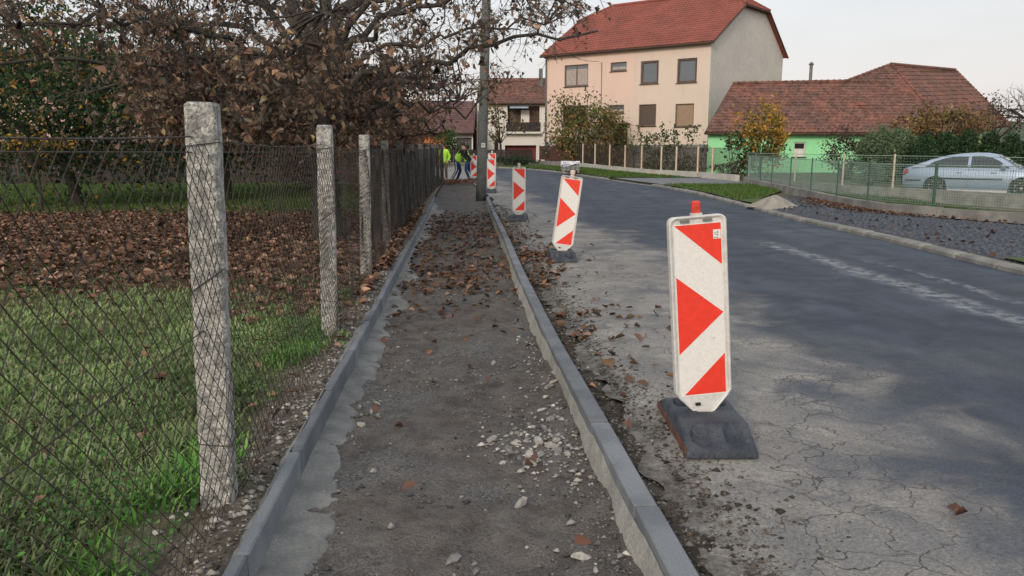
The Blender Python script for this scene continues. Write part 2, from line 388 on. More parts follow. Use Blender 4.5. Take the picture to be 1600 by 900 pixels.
def make_lawn_mat():
    m, nt, b, pos = base_mat('lawn_soil')
    sp = nd(nt, 'ShaderNodeSeparateXYZ'); lk(nt, pos, sp.inputs[0]); x, y = sp.outputs[0], sp.outputs[1]
    d = mth(nt, 'MULTIPLY', mth(nt, 'ADD', x, mth(nt, 'MULTIPLY_ADD', y, .0665, .80)), -1.0)
    n1 = noise(nt, pos, 2.2, 5, .6); n2 = noise(nt, pos, 11, 5, .7); n3 = noise(nt, pos, 70, 3, .7)
    g = ramp(nt, mth(nt, 'ADD', d, mth(nt, 'MULTIPLY', mth(nt, 'SUBTRACT', n1, .5), .9)), .22, .75)
    soil = mixc(nt, ramp(nt, n2, .3, .7), (.10, .078, .058), (.19, .165, .135))
    gr = mixc(nt, ramp(nt, n2, .3, .7), (.065, .11, .03), (.13, .16, .065))
    lit = mixc(nt, ramp(nt, n2, .3, .7), (.06, .038, .026), (.12, .073, .046))
    lz = mth(nt, 'MULTIPLY', ramp(nt, mth(nt, 'ADD', y, mth(nt, 'MULTIPLY', n1, 3.0)), 7.2, 9.5), mth(nt, 'SUBTRACT', 1.0, ramp(nt, y, 17.5, 20.5)))
    gr = mixc(nt, mth(nt, 'MULTIPLY', lz, .85), gr, lit)
    col = mixc(nt, g, soil, gr)
    v = mth(nt, 'MULTIPLY_ADD', ramp(nt, n3, .25, .75), .6, .7)
    cc = nd(nt, 'ShaderNodeCombineColor'); [lk(nt, v, cc.inputs[i]) for i in range(3)]
    lk(nt, mixc(nt, 1.0, col, cc.outputs[0], 'MULTIPLY'), b.inputs['Base Color']); b.inputs['Roughness'].default_value = .95; b.inputs['Specular IOR Level'].default_value = .1
    bp = nd(nt, 'ShaderNodeBump'); bp.inputs['Strength'].default_value = .8; bp.inputs['Distance'].default_value = .03
    lk(nt, mth(nt, 'ADD', n2, mth(nt, 'MULTIPLY', n3, .4)), bp.inputs['Height']); lk(nt, bp.outputs[0], b.inputs['Normal'])
    return m
M_ROAD, M_PATH, M_LAWN = make_road_mat(), make_path_mat(), make_lawn_mat()
M_GROUND = mat('far_ground', (.07, .085, .03), (.12, .10, .06), .15, .95)
M_YARD = mat('yard_soil', (.07, .09, .035), (.12, .105, .065), .7, .95, bump=.4, bsc=12)
M_TURF = mat('verge_turf', (.055, .095, .022), (.095, .115, .04), 1.6, .95, bump=.6, bsc=30)
M_CONC = mat('kerb_concrete', (.20, .215, .232), (.14, .152, .168), 3.0, .8, bump=.35, bsc=90, fine=.16, fsc=150, per=.17)
M_CONC_OLD = mat('old_concrete', (.27, .265, .245), (.17, .17, .16), 2.5, .9, bump=.5, bsc=30, fine=.2, fsc=50)
M_SLURRY = mat('wet_haunch_concrete', (.265, .262, .245), (.17, .17, .162), 5.0, .85, bump=.6, bsc=25, fine=.15, fsc=80)
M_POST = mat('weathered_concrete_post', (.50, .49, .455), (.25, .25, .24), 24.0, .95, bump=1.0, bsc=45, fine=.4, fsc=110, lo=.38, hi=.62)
M_POST_SHADE = mat('shaded_weathered_post', (.24, .235, .225), (.12, .12, .118), 20.0, .95, bump=1.0, bsc=45, fine=.35, fsc=90, lo=.38, hi=.62)  # post concrete darkened for the far posts: their shade is painted into the colour
M_WIRE = mat('dark_wire', (.06, .058, .055), (.10, .075, .055), 20, .6, metal=.5)
M_WIRE_G = mat('green_coated_wire', (.20, .30, .255), (.24, .33, .285), 5, .6)
M_WIRE_B = mat('brown_coated_wire', (.07, .05, .042), (.05, .04, .035), 5, .7)
M_GREEN_PAINT = mat('green_painted_steel', (.035, .085, .06), (.05, .11, .075), 8, .55)
M_CREAM_PAINT = mat('cream_painted_post', (.62, .50, .38), (.54, .44, .34), 4, .7)

# ---- big ground and the sheets on it
gs = 900
V = [(-gs, -60, -.6), (gs, -60, -.6), (gs, 72, -.6), (-gs, 72, -.6), (gs, 82, .30), (-gs, 82, .30), (gs, 2400, .30), (-gs, 2400, .30)]
g = bpy.data.meshes.new('ground'); g.from_pydata(V, [], [(0, 1, 2, 3), (3, 2, 4, 5), (5, 4, 6, 7)]); tag(link('ground', g, M_GROUND), kind='structure')

def hills():
    n = 160; V = []; az = np.linspace(-1.5, 1.5, n)
    for i, a in enumerate(az):
        R = 1250; hgt = 30+22*float(fbm(np.array(a*3.0), np.array(.5), 1.0, 201))+10*float(fbm(np.array(a*14), np.array(.5), 1.0, 203))
        for k, (dr, f) in enumerate(((-420, 0), (-200, .45), (0, 1.0), (260, .5))): V.append(((R+dr)*math.sin(a), (R+dr)*math.cos(a), .3+hgt*f))
    a = (np.arange(n-1)[:, None]*4+np.arange(3)[None]).ravel()
    tag(link('hills', np_mesh('hills', np.array(V), [np.stack([a, a+1, a+5, a+4], 1)]), mat('wooded_hills', (.05, .075, .045), (.09, .10, .06), .012, .95, fine=.3, fsc=.09), None, True), kind='structure')
hills()
def path_z(X, Y):
    f = (X-kl(Y))/(kr(Y)-kl(Y)); z = -.085+.03*fbm(X, Y, 2.2, 3)+.028*fbm(X, Y, 9, 5)-.02*np.sin(np.clip(f, 0, 1)*math.pi)
    return z+zgn(Y)+.05*np.clip((Y-22)/3, 0, 1)
ysP = np.concatenate([np.arange(-2, 9, .035), np.arange(9, 40.1, .12)])
grid_sheet('path', lambda y: kl(y)-.03, lambda y: (kr(y) if y < 24 else kr(24)-.067*(y-24))+.03, ysP, 60, path_z, M_PATH)
# soil trough between the road-side kerb and the asphalt
grid_sheet('soil', lambda y: kr(y)+.06, lambda y: kr(y)+.62, np.arange(-2, 25.5, .05), 22,
           lambda X, Y: -.04+.045*fbm(X, Y, 7, 9)+zgn(Y)-.10*np.clip((X-kr(Y)-.26)/.2, 0, 1), mat('dark_loose_soil', (.042, .034, .026), (.105, .09, .072), 7, .95, bump=1.0, bsc=50, fine=.4, fsc=120))
def road_left(y):
    if y < 24: return kr(y)+.21+.11*float(fbm(np.array(0.3), np.array(y), 1.1, 21))+.12*float(fbm(np.array(.3), np.array(y), 5, 23))+.06*float(fbm(np.array(.3), np.array(y), 17, 25))
    if y < 36: return -.55-.115*(y-24)
    return -1.93-min(5.2, (y-36)*1.25)
ysR = np.concatenate([np.arange(-4, 12, .06), np.arange(12, 40, .25), np.arange(40, 53.01, .4)])
def road_z(X, Y):
    return zgn(Y)+.012*fbm(X, Y, .9, 31)+.004*fbm(X, Y, 6, 33)-.03*np.clip(1-(X-kr(np.minimum(Y, 24))-.2)/.25, 0, 1)*(Y < 24)
grid_sheet('road', road_left, lambda y: float(rr(min(y, 65)))+.05, ysR, 72, road_z, M_ROAD)
def lawn_z(X, Y):
    d = kl(Y)-X
    z = .012+.05*fbm(X, Y, .5, 41)+.03*fbm(X, Y, 3, 43)+zgn(Y)
    return z+.05*np.exp(-((d-.16)/.12)**2)*(1+.8*fbm(X, Y, 4, 45))-.02*np.clip(1-d/.08, 0, 1)
grid_sheet('lawn', lambda y: -7.0, lambda y: kl(y)-.045, np.concatenate([np.arange(-1, 10, .06), np.arange(10, 40.1, .2)]), 110, lawn_z, M_LAWN)
grid_sheet('lawn', lambda y: -70, lambda y: -6.95, np.arange(-1, 40.1, .5), 120, lawn_z, M_LAWN)
def yard_z(X, Y):
    t = np.clip((X-9.6)/1.4, 0, 1)*np.clip((34-Y)/2, 0, 1); return zgn(Y)+.06+.01*fbm(X, Y, .4, 51)-.13*t*t*(3-2*t)
grid_sheet('yard', lambda y: float(rr(y))+.10, lambda y: 90, np.arange(-6, 64, .7), 60, yard_z, M_YARD)
grid_sheet('land', lambda y: -90, lambda y: float(rr(min(y, 65)))-2.0 if y < 66.4 else 90, np.arange(63, 86, .5), 30, lambda X, Y: zgn(Y)-.03+.0*X, M_GROUND)

# ---- kerbs, stone by stone
def kerb(name, line, y0, y1, width, height, top, length, m, out=0.0, jit=.006):
    root = empty(name, (float(line(y0)), y0, top), kind='structure')
    mb = MB().cbox((0, 0, -height/2), (width, length-.014, height), .007)
    me = None; y = y0
    while y < y1:
        x0, x1 = float(line(y)), float(line(y+length)); a = math.atan2(-(x1-x0), length)
        if me is None: o = mb.build('kerb_stone', m, root, world=False); me = o.data
        else: o = link('kerb_stone', me, None, root)
        dz = random.uniform(-jit, jit)
        o.location = Vector(((x0+x1)/2+out, y+length/2, top+zg(y+length/2)+dz))-root.location; o.rotation_euler = (random.uniform(-.006, .006), random.uniform(-.01, .01), a+random.uniform(-jit, jit))
        y += length
    return root
kerb('kerb', lambda y: kr(y)+.05, -1, 24.4, .10, .28, .060, 1.0, M_CONC)
kerb('kerb', lambda y: kl(y)-.025, -1.4, 24, .052, .26, .060, 1.0, M_CONC)
# kerb on the far side of the road, low and worn, follows the bend
def far_kerb():
    root = empty('kerb', (float(rr(2)), 2, .09), kind='structure')
    mb = MB().cbox((0, 0, -.14), (.24, .985, .28), .03); me = None
    pts = []; y = 1.0; x = float(rr(1)); pts.append((x, y))
    yy = np.linspace(1, 53, 3000); xx = rr(yy); s = np.concatenate([[0], np.cumsum(np.hypot(np.diff(xx), np.diff(yy)))])
    for k in range(int(s[-1])):
        if 31.5 < np.interp(k+.5, s, yy) < 37.5: dz = -.055
        else: dz = 0
        a = (np.interp(k, s, xx), np.interp(k, s, yy)); b = (np.interp(k+1, s, xx), np.interp(k+1, s, yy))
        if me is None: o = mb.build('kerb_stone', M_CONC_OLD, root, world=False); me = o.data
        else: o = link('kerb_stone', me, None, root)
        c = Vector(((a[0]+b[0])/2+.12, (a[1]+b[1])/2, .085+dz+zg(a[1])+random.uniform(-.006, .006)))
        o.location = c-root.location; o.rotation_euler = (0, random.uniform(-.02, .02), math.atan2(-(b[0]-a[0]), b[1]-a[1])+random.uniform(-.01, .01))
far_kerb()
# haunch of rough concrete against the fence-side kerb, inside the trench, and slurry on its garden side
def haunch(name, inner, ys, zf, w0, seed):
    nx = 9; ys = np.asarray(ys); V = []
    for y in ys:
        wd = w0*(1+1.1*float(fbm(np.array(seed), np.array(y), 1.0, seed))+.5*float(fbm(np.array(seed), np.array(y), 4.5, seed+2)))
        for k in range(nx):
            f = k/(nx-1); V.append((inner(y)+wd*f*(1 if seed < 70 else -1), y, zf(y, f)))
    a = (np.arange(len(ys)-1)[:, None]*nx+np.arange(nx-1)[None]).ravel()
    o = link(name, np_mesh(name, np.array(V), [np.stack([a, a+1, a+nx+1, a+nx], 1)]), M_SLURRY, None, True)
    return o
hh = haunch('concrete_haunch', lambda y: float(kl(y)), np.arange(.5, 24, .05),
       lambda y, f: zg(y)-.062-.035*f**1.5-.06*max(0, f-.75)/.25+.012*float(fbm(np.array(f*.2), np.array(y), 6, 63)), .23, 61)
tag(hh, 'rough grey concrete haunch sloping from the thin fence-side kerb into the trench', 'concrete haunch')
hh = haunch('concrete_haunch', lambda y: float(kl(y))-.05, np.arange(.5, 23, .05),
       lambda y, f: zg(y)+.048-.005*f+.02*float(fbm(np.array(f*.2), np.array(y), 5, 73))-.05*f*f, .075, 71)
tag(hh, 'crumbly sandy concrete backing along the garden side of the thin kerb', 'concrete haunch')

hr = haunch('concrete_slurry', lambda y: float(kr(y))-.002, np.arange(.5, 23.8, .04),
       lambda y, f: zg(y)+.012+.035*float(fbm(np.array(.1), np.array(y), 2.2, 83))+.012*float(fbm(np.array(.4), np.array(y), 9, 85))-.125*f, .035, 81)
hr.data.materials.clear(); hr.data.materials.append(mat('pale_dried_slurry', (.36, .35, .315), (.27, .265, .245), 6, .9, bump=.5, bsc=25, fine=.15, fsc=60))
tag(hr, 'pale dried slurry smeared down the trench side of the road-side kerb', 'concrete slurry')

# ------------------------------------------------------------------ stones, gravel
def rock_mesh(name, seed, flat=.6):
    import bmesh
    b = bmesh.new(); bmesh.ops.create_icosphere(b, subdivisions=1, radius=.5)
    r = random.Random(seed); ax = [Vector((r.gauss(0, 1), r.gauss(0, 1), r.gauss(0, 1))).normalized() for _ in range(7)]; dd = [r.uniform(.16, .34) for _ in ax]
    for v in b.verts:
        for a, d in zip(ax, dd):
            k = v.co.dot(a)
            if k > d: v.co -= a*(k-d)*.9
        v.co.z *= flat; v.co.x *= 1.15
    me = bpy.data.meshes.new(name); b.to_mesh(me); b.free(); return me
M_STONE = mat('pale_stone', (.42, .40, .36), (.28, .265, .24), 9, .85, bump=.4, bsc=60, fine=.2)
M_STONE_D = mat('grey_stone', (.24, .23, .215), (.16, .155, .15), 9, .85, bump=.4, bsc=60, fine=.2)
rocks = [rock_mesh('stone', 100+i, random.uniform(.45, .7)) for i in range(6)]
for i, r in enumerate(rocks): r.materials.append(M_STONE if i < 4 else M_STONE_D)
def stone(px, py, wpx, label, group, k=None):
    p = gp(px, py, -.085); me = rocks[(k if k is not None else random.randrange(6))]
    o = link('stone', me); s = wpx/1208*p.y*1.02
    zz = float(path_z(np.array(p.x), np.array(p.y)))
    o.location = (p.x, p.y, zz+s*.14); o.scale = (s*1.15, s*random.uniform(.5, .85), s*random.uniform(.6, .95)); o.rotation_euler = (random.uniform(-.25, .25), random.uniform(-.25, .25), random.uniform(0, 6.3))
    return tag(o, label, 'stone', group)
cl = [(768, 681, 26), (795, 697, 20), (808, 690, 22), (826, 703, 24), (840, 690, 30), (846, 708, 22), (862, 699, 26), (868, 690, 20), (858, 680, 16), (872, 706, 24), (838, 716, 26), (836, 714, 16), (851, 664, 22), (862, 651, 22), (848, 640, 16), (812, 706, 18), (824, 684, 14), (872, 676, 16), (800, 676, 14), (876, 692, 14), (820, 716, 18), (785, 707, 14), (905, 745, 16), (898, 753, 14), (866, 598, 16), (858, 606, 18), (868, 586, 14), (851, 621, 12), (823, 621, 12)]
for c in cl: stone(*c, 'pale broken stone in the loose cluster beside the road-side kerb', 'stones in the cluster by the kerb')
for c, k in (((562, 641, 18), 0), ((588, 633, 22), 1), ((590, 650, 22), 2), ((564, 665, 18), 3), ((580, 645, 14), 1)):
    stone(*c, 'pale stone in the small group at the edge of the concrete haunch', 'stones by the haunch', k)
for c, lb in (((770, 568, 14), 'small round pale stone lying alone in the middle of the trench'), ((812, 787, 34), 'half buried pale stone in the dug out trench'),
              ((905, 869, 42), 'largest pale flat stone near the road-side kerb with a leaf behind'), ((611, 818, 26), 'flat white stone alone on the fence-side half of the trench'),
              ((708, 871, 40), 'grey buried stone at the near end of the trench'), ((744, 879, 26), 'smaller pale stone beside the grey buried one'), ((584, 733, 16), 'small pale stone beside the wet concrete strip'), ((930, 899, 24), 'pale stone cut by the bottom edge of the picture')):
    stone(*c, lb, None, 0 if 'grey' not in lb else 4)
def pebbles(name, P, size, cols, m):
    """many little stones as one mesh: octahedra squashed"""
    n = len(P); o = np.array([(1, 0, 0), (-.5, .87, 0), (-.5, -.87, 0), (0, 0, .7), (.2, .1, -.6)], float)
    s = size[:, None, None]; R = RNG.uniform(0, 6.28, n); c, sn = np.cos(R), np.sin(R)
    off = o[None]*(1+RNG.uniform(-.35, .35, (n, 5, 1)))*s
    X = off[..., 0]*c[:, None]-off[..., 1]*sn[:, None]; Y = (off[..., 0]*sn[:, None]+off[..., 1]*c[:, None])*.75
    V = np.stack([X, Y, off[..., 2]*.75], -1)+P[:, None]
    i = np.arange(n)[:, None]*5
    T = np.concatenate([i+np.array([[a, b, 3]]) for a, b in ((0, 1), (1, 2), (2, 0))]+[i+np.array([[b, a, 4]]) for a, b in ((0, 1), (1, 2), (2, 0))])
    return link(name, np_mesh(name, V.reshape(-1, 3), [T], np.repeat(cols, 5, axis=0)), m)
M_PEB = leaf_mat('gravel_pebbles', 0.0, .9)
greys = [(.10, .10, .105), (.16, .155, .15), (.22, .21, .2), (.085, .08, .075), (.30, .29, .27), (.13, .115, .1)]
def scatter_path():
    n = 17000; Y = 1.9+RNG.random(n)**1.7*15; f = RNG.random(n); X = kl(Y)+.12+f*(kr(Y)-kl(Y)-.14)
    k = (fbm(X, Y, 1.6, 77)+.25+.2*(f > .86)+.35*np.exp(-((Y-2.4)/.5)**2)+.3*(f < .12)) > RNG.random(n)*.75
    X, Y = X[k], Y[k]; sz = np.clip(RNG.lognormal(-4.95, .5, len(X)), .003, .03)
    tag(pebbles('gravel', np.stack([X, Y, path_z(X, Y)+sz*.2], 1), sz, pick(greys, len(X), .25), M_PEB), 'grey gravel and crumbs of soil over the trench floor', 'gravel', kind='stuff')
    n = 12000; Y = 1.9+RNG.random(n)**1.5*20; X = kr(Y)+.10+np.abs(RNG.normal(size=n))*.24
    z = np.where(X > kr(Y)+.28, .0, -.04+.045*fbm(X, Y, 7, 9))+zgn(Y)
    sz = np.clip(RNG.lognormal(-4.7, .5, n), .004, .028)
    tag(pebbles('rubble', np.stack([X, Y, z], 1), sz, pick([(.05, .042, .035), (.09, .075, .06), (.15, .14, .125), (.22, .21, .19)], n, .25), M_PEB), 'dark loose soil and crumbled asphalt along the road-side kerb', 'rubble', kind='stuff')
    n = 5000; Y = 2+RNG.random(n)*10; X = kl(Y)-.07-np.abs(RNG.normal(size=n))*.16
    sz = np.clip(RNG.lognormal(-4.7, .5, n), .004, .03)
    tag(pebbles('gravel', np.stack([X, Y, lawn_z(X, Y)+sz*.2], 1), sz, pick([(.10, .085, .07), (.17, .15, .13), (.26, .25, .23), (.36, .34, .31)], n, .25), M_PEB), 'small stones in the soil strip between fence posts and kerb', 'gravel', kind='stuff')
scatter_path()
def stone_chips():
    c = gp(842, 695, -.085); n = 260; X = c.x+.05+RNG.normal(size=n)*.16; Y = c.y+RNG.normal(size=n)*.22; k = (X < kr(Y)-.05); X, Y = X[k], Y[k]
    Y2 = RNG.uniform(2.3, 6.5, 110); X2 = kr(Y2)-.05-np.abs(RNG.normal(size=110))*.10; X, Y = np.r_[X, X2], np.r_[Y, Y2]; sz = np.clip(RNG.lognormal(-4.15, .4, len(X)), .008, .03)
    tag(pebbles('stone_chips', np.stack([X, Y, path_z(X, Y)+sz*.25], 1), sz, pick([(.38, .36, .33), (.28, .27, .25), (.2, .19, .18), (.46, .44, .40)], len(X), .2), M_PEB), 'pale stone chips strewn around the stone cluster by the road-side kerb', 'stone chips', kind='stuff')
stone_chips()

# ------------------------------------------------------------------ wire fences
def wire_net(mb, P0, P1, z0, z1, cell, r, jit=.0, seg=.25, diamond=True, n=3):
    """net in the vertical plane from P0 to P1 (Vectors, their z is the ground), diagonal or square cells"""
    L = (P1-P0).length; D = (P1-P0)/L; Hh = z1-z0; Nn = Vector((-D.y, D.x, 0)).normalized()
    def pt(s, h):
        j = jit*(math.sin(s*5.1+h*3.3+P0.y)+math.sin(s*2.3-h*7.1+P0.y*2))
        k = jit*(math.sin(s*4.3-h*5.7+P0.x*3)+math.sin(s*9.1+h*2.1))
        return P0+D*(s+j*.5)+Vector((0, 0, z0+h+k*.5))+Nn*(j*.9)
    def wire(a, b):
        ln = math.hypot(b[0]-a[0], b[1]-a[1]); k = max(1, int(ln/seg)) if jit else 1
        if ln < .02: return
        mb.tube([pt(a[0]+(b[0]-a[0])*i/k, a[1]+(b[1]-a[1])*i/k) for i in range(k+1)], r, n, cap=False)
    if diamond:
        s = -Hh
        while s < L:
            for sg in (1, -1):
                a, b = (s, 0.0), (s+Hh, Hh)
                if a[0] < 0: a = (0.0, -s)
                if b[0] > L: b = (L, L-s)
                if sg < 0: a, b = (L-a[0], a[1]), (L-b[0], b[1])
                if 0 <= a[1] <= Hh and 0 <= b[1] <= Hh+1e-6: wire(a, b)
            s += cell
    else:
        for k in range(int(L/cell[0])+1): wire((k*cell[0], 0), (k*cell[0], Hh)) if True else 0
        for k in range(int(Hh/cell[1])+1): wire((0, k*cell[1]), (L, k*cell[1]))

def concrete_fence():
    root = empty('chain_link_fence', (-1.235, 3.06, 0), label='rusty chain link fence on pale rough concrete posts beside the trench', cat='fence')
    random.seed(5); pm = None; n = len(FN)
    P = [Vector((FN[i, 1], FN[i, 0], zg(FN[i, 0]))) for i in range(n)]
    for i in range(n):
        if FN[i, 0] < 0: continue
        h = {3.06: 1.69, 6.18: 1.71, 9.22: 1.70}.get(float(FN[i, 0]), 1.69+random.uniform(-.03, .02)); mb = MB(); a, t = .066, .060
        rows = []
        for k in range(13):
            f = k/12; z = -.25+(h+.25-.012)*f; w2 = a+(t-a)*f+random.uniform(-.002, .002); rows.append((w2, z))
        rows.append((t-.010, h))
        vs = []
        for w2, z in rows:
            c = .012
            vs += [(x+random.uniform(-.002, .002), y+random.uniform(-.002, .002), z) for x, y in ((w2-c, w2), (w2, w2-c), (w2, -w2+c), (w2-c, -w2), (-w2+c, -w2), (-w2, -w2+c), (-w2, w2-c), (-w2+c, w2))]
        fs = [((k*8)+(j+1) % 8, k*8+j, (k+1)*8+j, (k+1)*8+(j+1) % 8) for k in range(len(rows)-1) for j in range(8)]+[tuple(range(len(vs)-1, len(vs)-9, -1))]
        mb.add(vs, fs); o = mb.build('post', M_POST if i < 5 else M_POST_SHADE, root, world=False); recalc(o)
        o.location = P[i]-root.location; o.rotation_euler = (random.uniform(-.012, .012), {3.06: .0216, 6.18: .013, 9.22: .017}.get(float(FN[i, 0]), random.uniform(0, .02)), rad(8)+random.uniform(-.06, .06))
        for z, tl in ((1.53, .01), (1.0, .05), (.32, -.01)):
            w2 = .068; q = [(w2, w2), (w2, -w2), (-w2, -w2), (-w2, w2), (w2, w2)]
            tw = MB(); tw.tube([Vector((x, y, z+tl*s)) for (x, y), s in zip(q, (0, 1, -1, 0, 0))], .0025, 4)
            tw.build('tie_wire', M_WIRE, o, world=False)
    for i in range(1, n-1):
        mb = MB(); A, B = P[i].copy(), P[i+1].copy()
        OF = Vector((.073, .012, 0)); wire_net(mb, A+OF, B+OF, .05, 1.53, .085 if i < 6 else .11, .0019 if i < 4 else .0022, .012, .13 if i < 3 else .3)
        o = mb.build('wire_mesh', M_WIRE, root)
        mb = MB()
        for z in (1.56, 1.5, .8, .1):
            L = (B-A).length; k = 16; mb = MB()
            mb.tube([A.lerp(B, j/k)+Vector((.0, 0, z-.03*math.sin(math.pi*j/k)*(z > 1.52))) for j in range(k+1)], .0028 if z != 1.56 else .0034, 5)
            mb.build('tension_wire', M_WIRE, root)
        mb = MB()
        for j in range(int(L/.11)):
            p = A.lerp(B, (j+.5)*.11/L)+Vector((0, 0, 1.56-.03*math.sin(math.pi*(j+.5)*.11/L)))
            a1, a2 = random.uniform(0, 3), random.uniform(0, 3)
            for aa in (a1, a2):
                d = Vector((math.cos(aa)*.5, .25, math.sin(aa)))*.014; mb.tube([p-d, p+d], .0015, 3)
        mb.build('wire_barbs', M_WIRE, root)['kind'] = 'stuff'
concrete_fence()

# ------------------------------------------------------------------ buildings
M_TILE_R = mat('red_clay_tiles', (.28, .086, .064), (.215, .072, .055), .8, .8, fine=.14, fsc=3.2, bump=.2, bsc=9)
M_TILE_B = mat('old_brown_tiles', (.20, .092, .068), (.135, .078, .063), .9, .9, fine=.35, fsc=3.4, bump=.3, bsc=9)
M_TILE_P = mat('purple_brown_tiles', (.16, .085, .075), (.12, .07, .068), 1.0, .9, fine=.25, fsc=3)
M_PLASTER_0 = mat('cream_plaster', (.66, .53, .455), (.63, .52, .45), .35, .9, fine=.05, fsc=9, bump=.1, bsc=60)
def plaster():
    m, nt, b, pos = base_mat('cream_and_pink_plaster'); sp = nd(nt, 'ShaderNodeSeparateXYZ'); lk(nt, pos, sp.inputs[0])
    f = mth(nt, 'MULTIPLY', mth(nt, 'SUBTRACT', 1.0, ramp(nt, sp.outputs[0], 8.0, 8.5)), ramp(nt, sp.outputs[2], 4.0, 5.4))
    c = mixc(nt, f, (.64, .53, .455), (.69, .51, .43)); c = mixc(nt, mth(nt, 'MULTIPLY', ramp(nt, noise(nt, pos, .5, 4), .4, .7), .25), c, (.55, .47, .41))
    mpg = nd(nt, 'ShaderNodeMapping'); mpg.inputs['Scale'].default_value = (2.2, 2.2, .16); lk(nt, pos, mpg.inputs[0]); c = mixc(nt, mth(nt, 'MULTIPLY', ramp(nt, noise(nt, mpg.outputs[0], 1.0, 5, .65), .52, .75), .35), c, (.44, .37, .32))
    lk(nt, c, b.inputs['Base Color']); b.inputs['Roughness'].default_value = .9
    bp = nd(nt, 'ShaderNodeBump'); bp.inputs['Strength'].default_value = .12; lk(nt, noise(nt, pos, 40, 4), bp.inputs['Height']); lk(nt, bp.outputs[0], b.inputs['Normal']); return m
M_PLASTER = plaster()
M_GABLE = mat('grey_plaster', (.62, .585, .52), (.55, .525, .475), .5, .95, fine=.06, fsc=5, bump=.2, bsc=20)
M_MINT = mat('mint_green_plaster', (.34, .80, .42), (.31, .74, .39), .8, .9, fine=.05, fsc=9)
M_WHITE = mat('white_plaster', (.74, .72, .68), (.66, .64, .60), .6, .9, fine=.05, fsc=9)
M_PINKISH = mat('pink_plaster', (.62, .40, .36), (.56, .38, .34), .6, .9, fine=.05)
M_ORANGE = mat('orange_plaster', (.62, .22, .09), (.55, .19, .08), .6, .9, fine=.05)
M_BROWN = mat('brown_joinery', (.085, .05, .035), (.06, .038, .028), 3, .6)
M_WFRAME = mat('window_frame', (.16, .11, .09), (.12, .085, .07), 3, .6)
M_GREYMETAL = mat('grey_metal', (.16, .16, .16), (.12, .12, .12), 3, .5, metal=.3)
M_BOARD_D = mat('dark_boards', (.055, .045, .04), (.035, .03, .03), 2, .9, fine=.3, fsc=12)
M_BOARD_R = mat('red_brown_boards', (.11, .05, .042), (.08, .04, .035), 2, .8, fine=.2, fsc=12)
M_STONEWALL = mat('plinth_stone', (.21, .205, .195), (.12, .12, .115), 4.5, .9, bump=.8, bsc=5, fine=.2, fsc=12)
M_GLASS, _nt, _b, _ = base_mat('window_glass')
_b.inputs['Base Color'].default_value = (.10, .12, .14, 1); _b.inputs['Roughness'].default_value = .08; _b.inputs['Specular IOR Level'].default_value = .9
M_CURTAIN = mat('window_curtain', (.42, .36, .33), (.33, .28, .26), 6, .9)
M_BLIND = mat('beige_blind', (.34, .24, .165), (.30, .215, .15), 4, .8)
M_SHUT = mat('dark_brown_shutter', (.115, .085, .07), (.10, .075, .06), 4, .7)
M_BLACK = mat('dark_interior', (.02, .02, .02), (.025, .022, .02), 3, .9)

class Frame:
    """wall frame: origin, u along the wall, n outwards"""
    def __init__(s, o, u, z0=0.0):
        s.o = Vector((o[0], o[1], 0)); s.u = Vector((u[0], u[1], 0)).normalized(); s.n = Vector((s.u.y, -s.u.x, 0)); s.z0 = z0
        if s.n.dot(-s.o) < 0: s.n = -s.n
    def p(s, u, z, d=0.0): return s.o+s.u*u+s.n*d+Vector((0, 0, z))
    def hit(s, px, py):
        r = Vector(ray(px, py)); c = Vector((0, 0, CAM_H)); t = (s.o-c).dot(s.n)/r.dot(s.n); q = c+r*t
        return (q-s.o).dot(s.u), q.z
    def rect(s, px0, py0, px1, py1):
        ym = (py0+py1)/2; xm = (px0+px1)/2
        return (s.hit(px0, ym)[0], s.hit(px1, ym)[0], s.hit(xm, py1)[1], s.hit(xm, py0)[1])
def wall_holes(mb, fr, u0, u1, z0, z1, holes, depth=.18):
    us = sorted({u0, u1, *[h[0] for h in holes], *[h[1] for h in holes]}); zs = sorted({z0, z1, *[h[2] for h in holes], *[h[3] for h in holes]})
    for a, b in zip(us, us[1:]):
        for c, d in zip(zs, zs[1:]):
            m = ((a+b)/2, (c+d)/2)
            if any(h[0] < m[0] < h[1] and h[2] < m[1] < h[3] for h in holes): continue
            mb.poly([fr.p(a, c), fr.p(b, c), fr.p(b, d), fr.p(a, d)])
    for h in holes:
        a, b, c, d = h[:4]
        for q in (((a, c), (b, c)), ((b, c), (b, d)), ((b, d), (a, d)), ((a, d), (a, c))):
            mb.poly([fr.p(*q[0]), fr.p(*q[1]), fr.p(*q[1], -depth), fr.p(*q[0], -depth)])
def fbox(mb, fr, u0, u1, z0, z1, d0, d1):
    mb.prism([fr.p(u0, z0, d0), fr.p(u1, z0, d0), fr.p(u1, z1, d0), fr.p(u0, z1, d0)], fr.n*(d1-d0))
